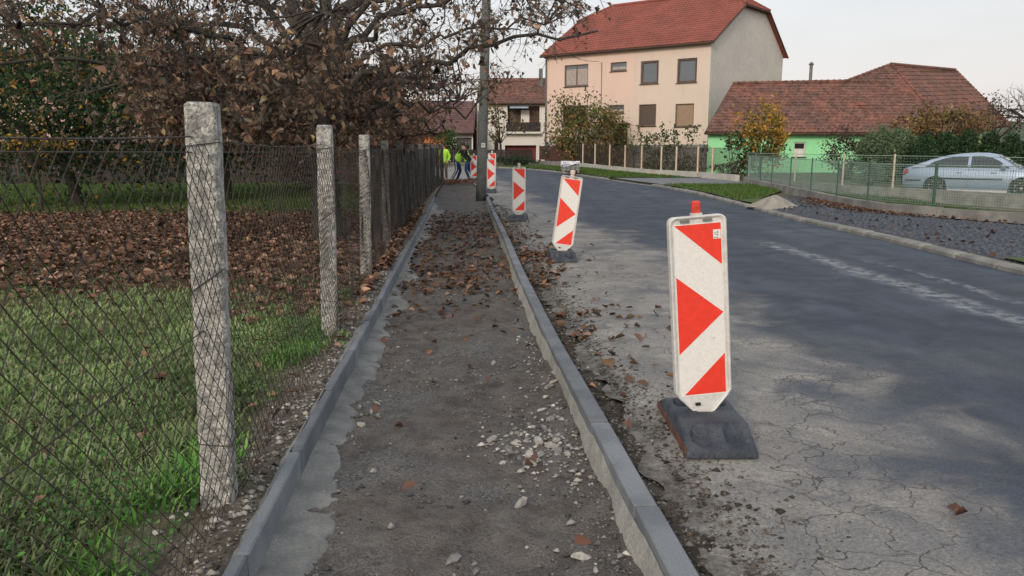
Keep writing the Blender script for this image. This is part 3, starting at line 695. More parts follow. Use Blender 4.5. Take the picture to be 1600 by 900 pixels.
def window(fr, h, root, style='glass', panes=1, depth=.13, fm=None, sill=True, fw=.07):
    a, b, c, d = h[:4]; mb = MB(); fm = fm or M_WFRAME
    for (x0, x1, y0, y1) in ((a+.01, a+fw, c+.01, d-.01), (b-fw, b-.01, c+.01, d-.01), (a+fw, b-fw, c+.01, c+fw), (a+fw, b-fw, d-fw, d-.01)): fbox(mb, fr, x0, x1, y0, y1, -depth, -depth+.06)
    for k in range(1, panes):
        x = a+(b-a)*k/panes; fbox(mb, fr, x-.04, x+.04, c+fw, d-fw, -depth, -depth+.06)
    wf = mb.build('window', fm, root)
    for k in range(panes):
        x0 = a+fw+(b-a-2*fw)*k/panes; x1 = a+fw+(b-a-2*fw)*(k+1)/panes
        q = MB(); fbox(q, fr, x0, x1, c+fw, d-fw, -depth-.02, -depth+.02)
        q.build('pane', {'glass': M_GLASS, 'curtain': M_GLASS, 'blind': M_BLIND, 'shutter': M_SHUT, 'dark': M_BLACK}[style], wf)
        if style == 'curtain':
            q = MB(); fbox(q, fr, x0+.03, x1-.03, c+fw+.05, d-fw-.22, -depth+.021, -depth+.024); q.build('curtain', M_CURTAIN, wf)
    if style in ('blind', 'shutter'):
        q = MB(); k = int((d-c-2*fw)/.11)
        for i in range(k): z = c+fw+.02+i*.11; fbox(q, fr, a+fw+.01, b-fw-.01, z, z+.085, -depth+.02, -depth+.034)
        q.build('shutter_slats', M_BLIND if style == 'blind' else M_SHUT, wf)
    if sill:
        q = MB(); fbox(q, fr, a-.05, b+.05, c-.05, c-.003, -.02, .07); q.build('sill', M_BROWN, wf)
    return wf

def main_house():
    R = Vector((12.4, 50, 0)); u = Vector((-.81, .586, 0)).normalized(); gd = Vector((.66, .75, 0)).normalized(); W, Dp = 12.3, 11.1
    zb, ze = .25, 8.4
    root = empty('house', (R.x, R.y, zb), label='tall cream two storey house with red tiled half hipped roof', cat='house')
    fr = Frame(R, u); T = lambda a, t, z: R+u*a+gd*t+Vector((0, 0, z))
    H = {k: fr.rect(*v) for k, v in dict(w1=(882, 101, 919, 135), s1=(954, 97, 979, 111), w3=(1001, 95, 1029, 131), w4=(1058, 91, 1089, 129),
         l1=(879, 165, 916, 197), s2=(950, 164, 975, 177), l3=(998, 163, 1025, 197), l4=(1055, 162, 1084, 198), door=(958, 195, 980, 246)).items()}
    H = {k: (min(v[0], v[1]), max(v[0], v[1]), v[2], v[3]) for k, v in H.items()}
    zp = fr.hit(1060, 226)[1]
    mb = MB(); wall_holes(mb, fr, 0, W, zp, ze, [h for k, h in H.items()] if H['door'][2] > zp else [(h[0], h[1], max(h[2], zp), h[3]) for h in H.values()])
    mb.build('wall', M_PLASTER, root)
    dh = H['door']; mb = MB(); mb2 = [(0, dh[0]), (dh[1], W)]
    for a, b in mb2: fbox(mb, fr, a, b, zb-.6, zp, -.2, .05)
    mb.build('plinth', M_STONEWALL, root)
    # separate plinth stones laid in courses
    sm = MB(); random.seed(3); z = zb
    while z < zp-.08:
        hgt = random.uniform(.22, .34); x = random.uniform(-.2, 0)
        while x < W:
            L = random.uniform(.3, .65); a, b = max(.02, x+.015), min(W-.02, x+L-.015)
            if b-a > .12 and (b < dh[0]-.02 or a > dh[1]+.02): fbox(sm, fr, a, b, z+.015, min(zp-.01, z+hgt-.015), .052, .052+random.uniform(.02, .05))
            x += L
        z += hgt
    o = sm.build('plinth_stone', M_STONEWALL, root); o['kind'] = 'stuff'
    # gable walls, back wall
    def gable(a, sgn, m, nm):
        mb = MB(); mb.poly([T(a, 0, zb-.5), T(a, Dp, zb-.5), T(a, Dp, ze), T(a, 7.8, 10.95), T(a, 4.0, 10.95), T(a, 0, ze)]); return mb.build(nm, m, root)
    gable(0, 1, M_GABLE, 'gable_wall'); gable(W, -1, M_PLASTER, 'gable_wall')
    MB().poly([T(0, Dp, zb-.5), T(W, Dp, zb-.5), T(W, Dp, ze), T(0, Dp, ze)]).build('back_wall', M_GABLE, root)
    # roof
    e = .32; k = (10.95-ze)/4.0; zr = ze+k*5.9; ov = .28
    rf = MB(); Z = .10
    E0, E1 = T(-ov, -e, ze-e*k+Z), T(W+ov, -e, ze-e*k+Z)
    F0, F1 = T(-ov, 4.0, 10.95+Z), T(W+ov, 4.0, 10.95+Z); R0, R1 = T(1.5, 5.9, zr+Z), T(W-1.5, 5.9, zr+Z)
    kb = (10.95-ze)/(Dp-7.8)
    B0, B1 = T(-ov, 7.8, 10.95+Z), T(W+ov, 7.8, 10.95+Z); C0, C1 = T(-ov, Dp+.2, ze-.2*kb+Z), T(W+ov, Dp+.2, ze-.2*kb+Z)
    roof_plane(rf, [E0, E1, F1, R1, R0, F0]); ro = rf.build('roof', M_TILE_R, root)
    rf = MB(); roof_plane(rf, [C1, C0, B0, B1], detail=False); rf.poly([B0, B1, R1, R0]); rf.build('roof', M_TILE_R, root)
    rf = MB(); roof_plane(rf, [F0, B0, R0]); rf.build('roof', M_TILE_R, root); rf = MB(); roof_plane(rf, [B1, F1, R1]); rf.build('roof', M_TILE_R, root)
    rc = MB(); rc.tube([R0+Vector((0, 0, .06)), R1+Vector((0, 0, .06))], .11, 8)
    for a, b in ((F0, R0), (B0, R0), (F1, R1), (B1, R1)): rc.tube([a+Vector((0, 0, .04)), b+Vector((0, 0, .04))], .10, 8)
    rc.build('ridge_tiles', M_TILE_R, ro)['kind'] = 'stuff'
    for a, b in ((E0, F0), (F0, B0), (B0, C0), (E1, F1)): vg = MB(); vg.tube([a+Vector((0, 0, -.10)), b+Vector((0, 0, -.10))], .07, 4); vg.build('verge_board', M_BROWN, ro)
    gt = MB(); gt.tube([E0+Vector((0, 0, -.1)), E1+Vector((0, 0, -.1))], .075, 8); gt.build('gutter', M_BROWN, root)
    dp = MB(); q = fr.p(W-.08, 0, .12); dp.tube([q+Vector((0, 0, ze-.35)), q+Vector((0, 0, zb))], .05, 8)
    dp.tube([E1-u*.3+Vector((0, 0, -.12)), fr.p(W-.08, ze-.35, .12)], .05, 8); dp.build('downpipe', M_GREYMETAL, root)
    so_ = MB(); fbox(so_, fr, .0, W, ze-.32, ze-.2, .002, .06); so_.build('cornice', M_PLASTER, root)
    window(fr, H['w1'], root, 'curtain', 2); window(fr, H['s1'], root, 'curtain'); window(fr, H['w3'], root, 'glass'); window(fr, H['w4'], root, 'glass')
    window(fr, H['l1'], root, 'dark', 2); window(fr, H['s2'], root, 'curtain'); window(fr, H['l3'], root, 'shutter'); window(fr, H['l4'], root, 'blind')
    # tilted sashes of the two clear windows
    for kx in ('w3', 'w4'):
        a, b, c, d = H[kx]; mb = MB(); th = .10
        for (x0, z0, d0, x1, z1, d1) in ((a+.12, c+.1, -.09, a+.12, d-.1, -.03), (b-.12, c+.1, -.09, b-.12, d-.1, -.03), (a+.12, d-.1, -.03, b-.12, d-.1, -.03), (a+.12, c+.1, -.09, b-.12, c+.1, -.09)):
            mb.tube([fr.p(x0, z0, d0), fr.p(x1, z1, d1)], .028, 4)
        mb.build('tilted_sash', M_WFRAME, root)
    mb = MB(); fbox(mb, fr, dh[0], dh[1], zb-.5, dh[3], -.19, -.15); dr = mb.build('door', M_BROWN, root)
    mb = MB(); fbox(mb, fr, dh[0]+.1, dh[0]+.16, zb+1.2, zb+1.35, -.15, -.08); mb.build('handle', M_GREYMETAL, dr)
    mb = MB(); fbox(mb, fr, dh[0]-.2, dh[1]+.2, dh[3]+.01, dh[3]+.09, .0, .5); mb.build('canopy', M_BROWN, root)
    mb = MB(); uu = fr.hit(940, 130)[0]; mb.tube([fr.p(uu, fr.hit(940, 97)[1], .03), fr.p(uu, fr.hit(940, 200)[1], .03)], .025, 5); mb.build('wall_cable', M_GREYMETAL, root)
    return fr
HOUSE = main_house()

def green_house():
    A = Vector((10.95, 44, .3)); root = empty('house', A, label='low mint green house with old brown tiled roof', cat='house')
    ze = 2.72; fr = Frame((10.95, 44), (1, 0.0)); Z = lambda x, y, z: Vector((x, y, z))
    hole = fr.rect(1240, 222, 1259, 245); wn = (hole[0], hole[1], hole[2], hole[3])
    mb = MB(); wall_holes(mb, fr, 0, 13.2, .0, ze, [wn]); mb.build('wall', M_MINT, root)
    window(fr, wn, root, 'dark', 1, fm=M_WHITE)
    q = MB(); fbox(q, fr, wn[0]+.08, wn[1]-.08, wn[2]+.07, wn[2]+.45, -.11, -.09); q.build('curtain', M_WHITE, root)
    MB().poly([Z(10.95, 44, 0), Z(13.9, 48.8, 0), Z(13.9, 48.8, 5.35), Z(10.95, 44, ze)]).build('gable_wall', M_MINT, root)
    MB().poly([Z(24.15, 44, 0), Z(33.0, 54.5, 0), Z(33.0, 54.5, 2.6), Z(24.15, 44, ze)]).build('side_wall', M_MINT, root)
    # roof of the low range
    E0, E1 = Z(10.72, 43.7, 2.62), Z(24.3, 43.6, 2.58); C, D = Z(13.35, 48.2, 5.58), Z(20.3, 48.4, 5.72); Pk = Z(23.8, 50.2, 7.25)
    n = (E1-E0).cross(C-E0).normalized()
    def onpl(p): return Vector((p.x, p.y, E0.z-(n.x*(p.x-E0.x)+n.y*(p.y-E0.y))/n.z))
    C, D, Pk = onpl(C), onpl(D), onpl(Pk)
    rf = MB(); roof_plane(rf, [E0, E1, Pk, D, C], course=.32); ro = rf.build('roof', M_TILE_B, root)
    Q = at(1492, 110, 56.5); n2 = (Q-E1).cross(Pk-E1).normalized(); rv = Vector(ray(1578, 196)); cv = Vector((0, 0, CAM_H)); Rr = cv+rv*((E1-cv).dot(n2)/rv.dot(n2))
    rf = MB(); roof_plane(rf, [E1, Rr, Q, Pk], course=.42, lift=.04); rf.build('roof', M_TILE_B, root)
    bk = MB(); L = Z(14.5, 53.5, 2.7); bk.poly([C, D, L]); bk.poly([D, Pk, Z(19.5, 56, 2.7), L]); bk.poly([Pk, Q, Z(29, 64, 2.7), Z(19.5, 56, 2.7)]); bk.poly([Q, Rr, Z(29, 64, 2.7)]); bk.build('roof', M_TILE_B, root)
    rc = MB()
    for a, b in ((C, D), (D, Pk), (Pk, Q), (Pk, E1), (Q, Rr)):
        L_ = (b-a).length; k = max(2, int(L_/.36))
        for i in range(k): rc.tube([a.lerp(b, i/k)+Vector((0, 0, .03)), a.lerp(b, (i+1.08)/k)+Vector((0, 0, .055))], (.085, .105), 6)
    rc.build('ridge_tiles', M_TILE_B, ro)['kind'] = 'stuff'
    g = MB(); g.tube([E0+Vector((0, -.03, -.1)), E1+Vector((0, -.03, -.1))], .06, 6); g.build('gutter', M_BROWN, root)
    g = MB(); g.tube([E0+Vector((-.02, 0, -.1)), C+Vector((-.02, 0, -.1))], .07, 4); g.build('verge_board', M_BROWN, root)
    ch = MB(); p = at(1266, 128, 49); ch.tube([p+Vector((0, 0, -.4)), p+Vector((0, 0, 1.0))], .10, 8); cho = ch.build('flue', M_GREYMETAL, ro)
    ch = MB(); ch.lathe([(.14, 0), (.16, .06), (.02, .2)], 10, p+Vector((0, 0, 1.0))); ch.build('flue_cap', M_GREYMETAL, ro)
    # one newer tile patch on the slope
    tp = MB(); p = at(1342, 163, 46); p = onpl(p); U = (E1-E0).normalized(); Vv = n.cross(U)
    if Vv.z < 0: Vv = -Vv
    nn = n if n.z > 0 else -n
    tp.prism([p+nn*.05, p+U*.42+nn*.05, p+U*.42+Vv*.3+nn*.04, p+Vv*.3+nn*.04], nn*.02); tp.build('roof_tile', M_TILE_R, ro)['label'] = 'single newer orange tile'
green_house()

def balcony_house():
    Y = 70.0; fr = Frame((-3.3, Y), (1, 0)); root = empty('house', (-3.3, Y, .42), label='white house with brown loggia balcony beside the tall cream house', cat='house')
    X = lambda px, py=200: fr.hit(px, py)[0]; Zz = lambda py, px=800: fr.hit(px, py)[1]
    u1 = X(852); ze = Zz(161)
    lg = (X(793), X(843), Zz(193), Zz(165)); gd = (X(789), X(838), .35, Zz(227)); wn = (X(772), X(779), Zz(236), Zz(219))
    mb = MB(); wall_holes(mb, fr, 0, u1, .2, ze, [lg, gd, wn], .6); mb.build('wall', M_WHITE, root)
    q = MB(); fbox(q, fr, lg[0], lg[1], lg[2], lg[3], -.62, -.60); b = q.build('loggia', M_SHUT, root)
    mid = lg[0]+(lg[1]-lg[0])*.42
    q = MB(); fbox(q, fr, mid, mid+.75, lg[2], lg[3]-.35, -.6, -.55); q.build('balcony_door', M_WHITE, b)
    for f in (.28, .62, .8): q = MB(); fbox(q, fr, lg[0]+(lg[1]-lg[0])*f, lg[0]+(lg[1]-lg[0])*f+.5, lg[2]+.1, lg[3]-.3, -.6, -.57); q.build('window', M_BROWN, b)
    q = MB(); fbox(q, fr, lg[0]-.1, lg[1]+.05, Zz(206), Zz(191), .0, .12); q.build('balustrade', M_BOARD_D, root)
    q = MB(); fbox(q, fr, lg[0]-.2, lg[1]+.1, Zz(209), Zz(206), .0, .5); q.build('balcony_slab', M_WHITE, root)
    q = MB(); fbox(q, fr, lg[0]+.2, lg[1]-1.0, lg[3]-.25, lg[3]-.1, -.1, .5); q.build('awning', mat('blue_grey_awning', (.35, .45, .55)), root)
    q = MB(); fbox(q, fr, *gd, -.5, -.45); q.build('garage_door', mat('red_brown_door', (.17, .045, .045), (.14, .04, .04)), root)
    window(fr, wn, root, 'dark', sill=False)
    ridge = at(800, 122, Y+4.5).z
    rf = MB(); roof_plane(rf, [fr.p(.6, ze-.05, .4), fr.p(u1+1.0, ze-.05, .4), fr.p(u1+1.0, ridge, -4.5), fr.p(1.2, ridge, -4.5)], course=.36); ro = rf.build('roof', M_TILE_B, root)
    rf = MB(); rf.poly([fr.p(u1+1, ridge, -4.5), fr.p(1.2, ridge, -4.5), fr.p(.6, ze, -9), fr.p(u1+1, ze, -9)]); rf.poly([fr.p(.6, ze-.05, .4), fr.p(1.2, ridge, -4.5), fr.p(.6, ze, -9)]); rf.build('roof', M_TILE_B, root)
    q = MB(); q.tube([fr.p(.5, ze-.05, .45), fr.p(u1+1, ze-.05, .45)], .08, 6); q.build('gutter', M_BROWN, root)
    q = MB(); p = at(845, 118, Y+3); q.box(p+Vector((0, 0, -.3)), (.35, .35, 1.8)); q.build('chimney', M_GREYMETAL, ro)
    q = MB(); q.prism([fr.p(0, .2), fr.p(0, ze), fr.p(0, ridge-.3, -4.5), fr.p(0, ze, -9), fr.p(0, .2, -9)], fr.u*.15); q.build('side_wall', M_WHITE, root)
    q = MB(); q.tube([fr.p(.12, ze, .12), fr.p(.12, .4, .12)], .06, 6); q.build('downpipe', M_BROWN, root)
balcony_house()
def garage_house():
    Y = 66.0; fr = Frame((-9.0, Y), (1, 0)); root = empty('house', (-9, Y, .4), label='low house with orange and white front, grey garage door and dark roof', cat='house')
    X = lambda px, py=220: fr.hit(px, py)[0]; Zz = lambda py: fr.hit(700, py)[1]
    u1 = X(739); um = X(700); gd = (X(713), X(737), .3, Zz(215)); ze = Zz(206)
    mb = MB(); wall_holes(mb, fr, um, u1, .2, ze, [gd], .3); mb.build('wall', M_WHITE, root)
    mb = MB(); wall_holes(mb, fr, -1.5, um, .2, ze, []); mb.build('wall', M_ORANGE, root)
    q = MB(); k = 4
    for i in range(k): a = gd[0]+(gd[1]-gd[0])*i/k; fbox(q, fr, a+.015, a+(gd[1]-gd[0])/k-.015, .3, gd[3]-.22, -.25, -.21)
    fbox(q, fr, gd[0], gd[1], gd[3]-.18, gd[3], -.25, -.2); q.build('garage_door', mat('grey_garage_door', (.13, .135, .14), (.10, .105, .11)), root)
    rz = at(700, 158, Y+5).z
    rf = MB(); roof_plane(rf, [fr.p(-2, ze-.1, .5), fr.p(u1+.1, ze-.1, .5), fr.p(u1+.1, rz, -5), fr.p(-2, rz, -5)], course=.36); rf.build('roof', M_TILE_P, root)
    q = MB(); q.tube([fr.p(-2, ze-.12, .52), fr.p(u1, ze-.12, .52)], .08, 6); q.build('gutter', M_BROWN, root)
    q = MB(); q.poly([fr.p(-2, rz, -5), fr.p(u1, rz, -5), fr.p(u1, .3, -10), fr.p(-2, .3, -10)]); q.build('back_roof', M_TILE_P, root)
garage_house()
def garden_house(name, x0, x1, Y, ze, zr, mwall, mroof, label):
    fr = Frame((x0, Y), (1, 0)); root = empty('house', (x0, Y, zg(Y)), label=label, cat='house'); L = x1-x0
    hs = [(L*f, L*f+1.1, ze-1.7, ze-.5) for f in (.12, .42, .72)]
    mb = MB(); wall_holes(mb, fr, 0, L, -.2, ze, hs); mb.build('wall', mwall, root)
    for h in hs: window(fr, h, root, 'glass', 2)
    for a in (0, L): MB().poly([fr.p(a, -.2), fr.p(a, ze), fr.p(a, zr, -4.5), fr.p(a, ze, -9), fr.p(a, -.2, -9)]).build('gable_wall', mwall, root)
    rf = MB(); roof_plane(rf, [fr.p(-.4, ze-.2, .4), fr.p(L+.4, ze-.2, .4), fr.p(L+.4, zr, -4.5), fr.p(-.4, zr, -4.5)], course=.36); ro = rf.build('roof', mroof, root)
    MB().poly([fr.p(-.4, zr, -4.5), fr.p(L+.4, zr, -4.5), fr.p(L+.4, ze, -9.2), fr.p(-.4, ze, -9.2)]).build('roof', mroof, root)
    q = MB(); q.box(fr.p(L*.6, zr+.1, -4.2), (.6, .6, 1.4)); q.build('chimney', M_TILE_R, ro)
garden_house('house', -18.5, -7.6, 46, 3.2, 6.35, mat('dull_brown_plaster', (.17, .13, .11), (.13, .1, .09), .5), M_TILE_P, 'long brown roofed house behind the garden fence and walnut tree')
garden_house('house', -36, -26, 47, 5.2, 8.0, M_PINKISH, M_TILE_B, 'pink house glimpsed through the green tree at the edge of the garden')

# ------------------------------------------------------------------ board fences
def board_fence(label, A, B, h, m, bw=.14, z0=.03, name='board_fence', plinth=0.0, parts=False):
    A, B = Vector(A), Vector(B); root = empty(name, A, label=label, cat='fence'); L = (B-A).length; D = (B-A)/L; a = math.atan2(D.y, D.x)
    mb = MB(); k = int(L/bw)
    for i in range(k):
        p = A+D*(i+.5)*bw; hh = h+random.uniform(-.02, .02); mb.box(p+Vector((0, 0, z0+plinth+hh/2)), (bw-.016, .02, hh), a+random.uniform(-.01, .01))
    o = mb.build('boards', m, root); o['kind'] = 'stuff'
    for i in range(int(L/2.4)+1):
        p = A+D*min(L, i*2.4); q = MB(); q.box(p+Vector((D.y*.06, -D.x*.06, (h+plinth)/2)) if False else p+Vector((-D.y*.07, D.x*.07, (h+plinth)/2)), (.08, .08, h+plinth+.1), a); q.build('post', m, root)
    for z in (.3, h-.25):
        q = MB(); q.box((A+B)/2+Vector((-D.y*.03, D.x*.03, z0+plinth+z)), (L, .035, .07), math.atan2(D.y, math.hypot(D.x, 0) if False else D.x)); q.build('rail', m, root)
    if plinth:
        q = MB(); q.box((A+B)/2+Vector((0, 0, plinth/2)), (L+.1, .16, plinth), a); q.build('plinth', M_CONC_OLD, root)
board_fence('dark weathered board fence across the far end of the garden', (-24, 33.5, .12), (-3.4, 34.6, .14), 1.75, M_BOARD_D, .17)
board_fence('dark board screen standing close behind the far concrete posts', (-2.45, 13.4, 0), (-3.35, 34.0, .13), 1.55, M_BOARD_D, .16)
board_fence('red brown plank fence on a low concrete base beside the wrapped pallet', (1.95, 56.2, .62), (3.85, 51.5, .5), .95, M_BOARD_R, .12, plinth=.35)
board_fence('low dark fence in front of the white balcony house', (-4.2, 54.6, .6), (1.55, 56.6, .62), .85, M_BOARD_D, .13, plinth=.2)

# ------------------------------------------------------------------ mesh fences on concrete bases
def mesh_fence(name, label, pts, ph, top, post_m, wire_m, posts, cell, r, post_r=.03, base_w=.22, pl=M_CONC_OLD, rail=True, diamond=False, zoff=.06):
    P = [Vector((x, y, zg(y)+zoff)) for x, y in pts]; root = empty(name, P[0], label=label, cat='fence')
    for A, B in zip(P, P[1:]):
        D = (B-A).normalized(); Nn = Vector((-D.y, D.x, 0))*base_w/2
        q = MB(); k = max(1, int((B-A).length/1.0)); up = Vector((0, 0, ph)); dn = Vector((0, 0, -.3))
        jz = [random.uniform(-.012, .012) for _ in range(k+1)]
        vs = []
        for i in range(k+1):
            p = A.lerp(B, i/k); j = Vector((0, 0, jz[i])); vs += [p-Nn+dn, p-Nn+up+j, p+Nn+up+j, p+Nn+dn]
        fs = [(i*4+a, i*4+4+a, i*4+4+(a+1) % 4, i*4+(a+1) % 4) for i in range(k) for a in range(4)]+[(3, 2, 1, 0), (k*4, k*4+1, k*4+2, k*4+3)]
        q.add(vs, fs); q.build('plinth', pl, root)
        q = MB(); wire_net(q, A, B, ph+.05, top, cell, r, 0.0 if not diamond else .004, .4, diamond); q.build('wire_mesh', wire_m, root)
        if rail: q = MB(); q.tube([A+Vector((0, 0, top)), B+Vector((0, 0, top))], .011, 5); q.build('rail', wire_m, root)
    me = None
    for (x, y, k) in posts:
        q = MB(); q.lathe([(post_r*k, 0), (post_r*k, top+.04), (post_r*k*.6, top+.06)], 8); o = q.build('post', post_m, root, world=False); o.location = Vector((x, y, zg(y)+zoff))-root.location
    return root
def along(pts, px):
    """point of the polyline seen at picture column px (at ground level)"""
    best = None
    for A, B in zip(pts, pts[1:]):
        for i in range(60):
            x, y = A[0]+(B[0]-A[0])*i/60, A[1]+(B[1]-A[1])*i/60
            d = abs(800+x/y*1226-px)
            if best is None or d < best[0]: best = (d, x, y)
    return best[1], best[2]
FF = [(9.95, 33.0), (9.75, 32.0), (9.25, 25.6), (8.9, 21.5), (8.85, 18.6), (9.45, 17.1), (10.4, 15.2), (13.0, 10.2)]
mesh_fence('mesh_fence', 'green wire mesh fence on a low concrete base along the cobbled pavement', FF, .24, 1.16, M_GREEN_PAINT, M_WIRE_G,
           [(*along(FF, px), k) for px, k in ((1170, 1), (1190, 1), (1208, 1), (1237, 1), (1270, 1), (1312, 1), (1361, 1), (1466, 1.5))]+[(11.5, 13.1, 1), (12.9, 10.4, 1)], (.055, .055), .0036, post_r=.022)
F2 = [(9.95, 33.2), (10.75, 29.5), (11.3, 26.6), (14.1, 21.4), (18, 14.4)]
mesh_fence('mesh_fence', 'second mesh fence with cream posts and a concrete base in front of the silver car', F2, .30, 1.30, M_CREAM_PAINT, M_WIRE_G,
           [(*along(F2, px), 1) for px in (1244, 1320, 1400)], (.11, .11), .0022, post_r=.03, zoff=.02, rail=True)
HF = [(9.9, 34.3), (9.1, 38.0), (7.4, 41.0), (5.9, 44.9), (4.5, 49.6), (4.05, 51.3)]
mesh_fence('mesh_fence', 'brown mesh fence with cream posts before the stone plinth of the tall house', HF, .30, 1.45, M_CREAM_PAINT, M_WIRE_B,
           [(*along(HF, px), 1) for px in (911, 930, 953, 977, 1003, 1034, 1057, 1091, 1114)], .075, .0058, post_r=.05, diamond=True, pl=mat('pale_concrete', (.48, .46, .42), (.40, .39, .36), 2), rail=True)

# ------------------------------------------------------------------ pavement of cobbles, turf verges, apron
def patch(name, m, xl, xr, y0, y1, dz, step=.25, nx=24, amp=.0):
    return grid_sheet(name, xl, xr, np.arange(y0, y1+1e-6, step), nx, lambda X, Y: zgn(Y)+dz+amp*fbm(X, Y, 2, 61), m)
def ffx(y): P = np.array(FF)[::-1]; return np.interp(y, P[:, 1], P[:, 0])
M_COB = mat('cobble_stone', (.052, .062, .082), (.105, .115, .135), 14, .8, fine=.35, fsc=30, spec=.3)
pv = patch('pavement', mat('cobble_joints', (.075, .078, .085), (.05, .053, .06), 6, .95, bump=.4), lambda y: float(rr(y))+.2, lambda y: float(ffx(y))-.05, 6.0, 24.6, .085)
def cobbles():
    cs, n = .115, 0; Vl, Fl = [], []
    y = 7.0; row = 0
    while y < 23.2:
        x0, x1 = float(rr(y))+.30, float(ffx(y))-.20
        x = x0+(row % 2)*cs*.5
        xs = np.arange(x, x1, cs)
        for xx in xs:
            yr = y; xx, y = xx+random.uniform(-.03, .03), y+random.uniform(-.03, .03)+.03*math.sin(xx*2.1)
            h = .015+random.uniform(-.006, .008); a = cs*.46*random.uniform(.85, 1.0); b = cs*.46*random.uniform(.8, 1.0); t = .72
            z = zg(y)+.085; tl = random.uniform(-.006, .006)
            ro = random.uniform(-1.5, 1.5); cr, sr = math.cos(ro), math.sin(ro); a *= random.uniform(.5, 1.15); b *= random.uniform(.5, 1.15)
            Vl += [(xx+cr*p*a-sr*q*b, y+sr*p*a+cr*q*b, zz_) for p, q, zz_ in ((-1, -1, z-.01), (1, -1, z-.01), (1, 1, z-.01), (-1, 1, z-.01), (-t, -t, z+h+tl), (t, -t, z+h-tl), (t, t, z+h-tl), (-t, t, z+h+tl))]
            o = n*8; n += 1; y = yr
            Fl += [(o, o+1, o+5, o+4), (o+1, o+2, o+6, o+5), (o+2, o+3, o+7, o+6), (o+3, o, o+4, o+7), (o+4, o+5, o+6, o+7)]
        y += cs; row += 1
    me = np_mesh('cobbles', np.array(Vl), [np.array(Fl)]); o = link('cobbles', me, M_COB, pv); o['kind'] = 'stuff'
cobbles()
patch('verge', M_TURF, lambda y: float(rr(y))+.2, lambda y: min(float(ffx(y))-.05, 7.2+max(0, (y-22.6))*.5), 21.0, 31.2, .115, amp=.03)
patch('verge', M_TURF, lambda y: float(rr(y))+.2, lambda y: float(np.interp(y, [34.3, 38, 41, 44.9, 49.6, 51.3], [9.8, 9.0, 7.3, 5.8, 4.4, 3.95])), 37.5, 51.2, .115, amp=.03)
patch('concrete_strip', M_CONC_OLD, lambda y: float(ffx(y))-.42, lambda y: float(ffx(y))-.06, 9.0, 18.4, .118)
patch('verge', M_TURF, lambda y: float(rr(y))+.24, lambda y: float(rr(y))+.24+max(.02, 1.5-abs(y-9.0)*1.1), 7.8, 10.3, .118, amp=.02)
patch('driveway', mat('driveway_paving', (.19, .195, .20), (.15, .155, .165), 2, .85, fine=.2, fsc=14), lambda y: float(rr(y))+.2, lambda y: float(np.interp(y, [34.3, 38], [9.8, 9.0])), 31.2, 37.5, .10)

# ---- sand pile
def sand_pile():
    c = gp(1208, 322, .10); n = 40; th = np.linspace(0, 2*np.pi, n, endpoint=False); V = [(c.x, c.y, c.z+.275)]; rings = 14
    for k in range(1, rings+1):
        f = k/rings
        for t in th:
            R = .62*(1+.18*math.sin(3*t+1)+.1*math.sin(5*t)); r = R*f; x, y = r*math.cos(t)*.95, r*math.sin(t)*1.15
            z = .27*(.5+.5*math.cos(math.pi*f))**.8*(1+.1*math.sin(2*t))+.05*float(vnoise(x+7, y, 5, 3))*(1-f)+.02*float(vnoise(x, y, 15, 4))-(.03 if k == rings else 0)
            V.append((c.x+x, c.y+y, c.z+z))
    Ft = [(0, 1+j, 1+(j+1) % n) for j in range(n)]
    Fq = [(1+(k-1)*n+j, 1+k*n+j, 1+k*n+(j+1) % n, 1+(k-1)*n+(j+1) % n) for k in range(1, rings) for j in range(n)]
    o = link('sand_pile', np_mesh('sand_pile', np.array(V), [np.array(Ft), np.array(Fq)]), mat('pale_sand', (.36, .325, .275), (.28, .255, .22), 5, .95, bump=.7, bsc=40, fine=.2, fsc=60), None, True)
    tag(o, 'small heap of pale sand on the verge behind the far kerb', 'sand pile')
sand_pile()

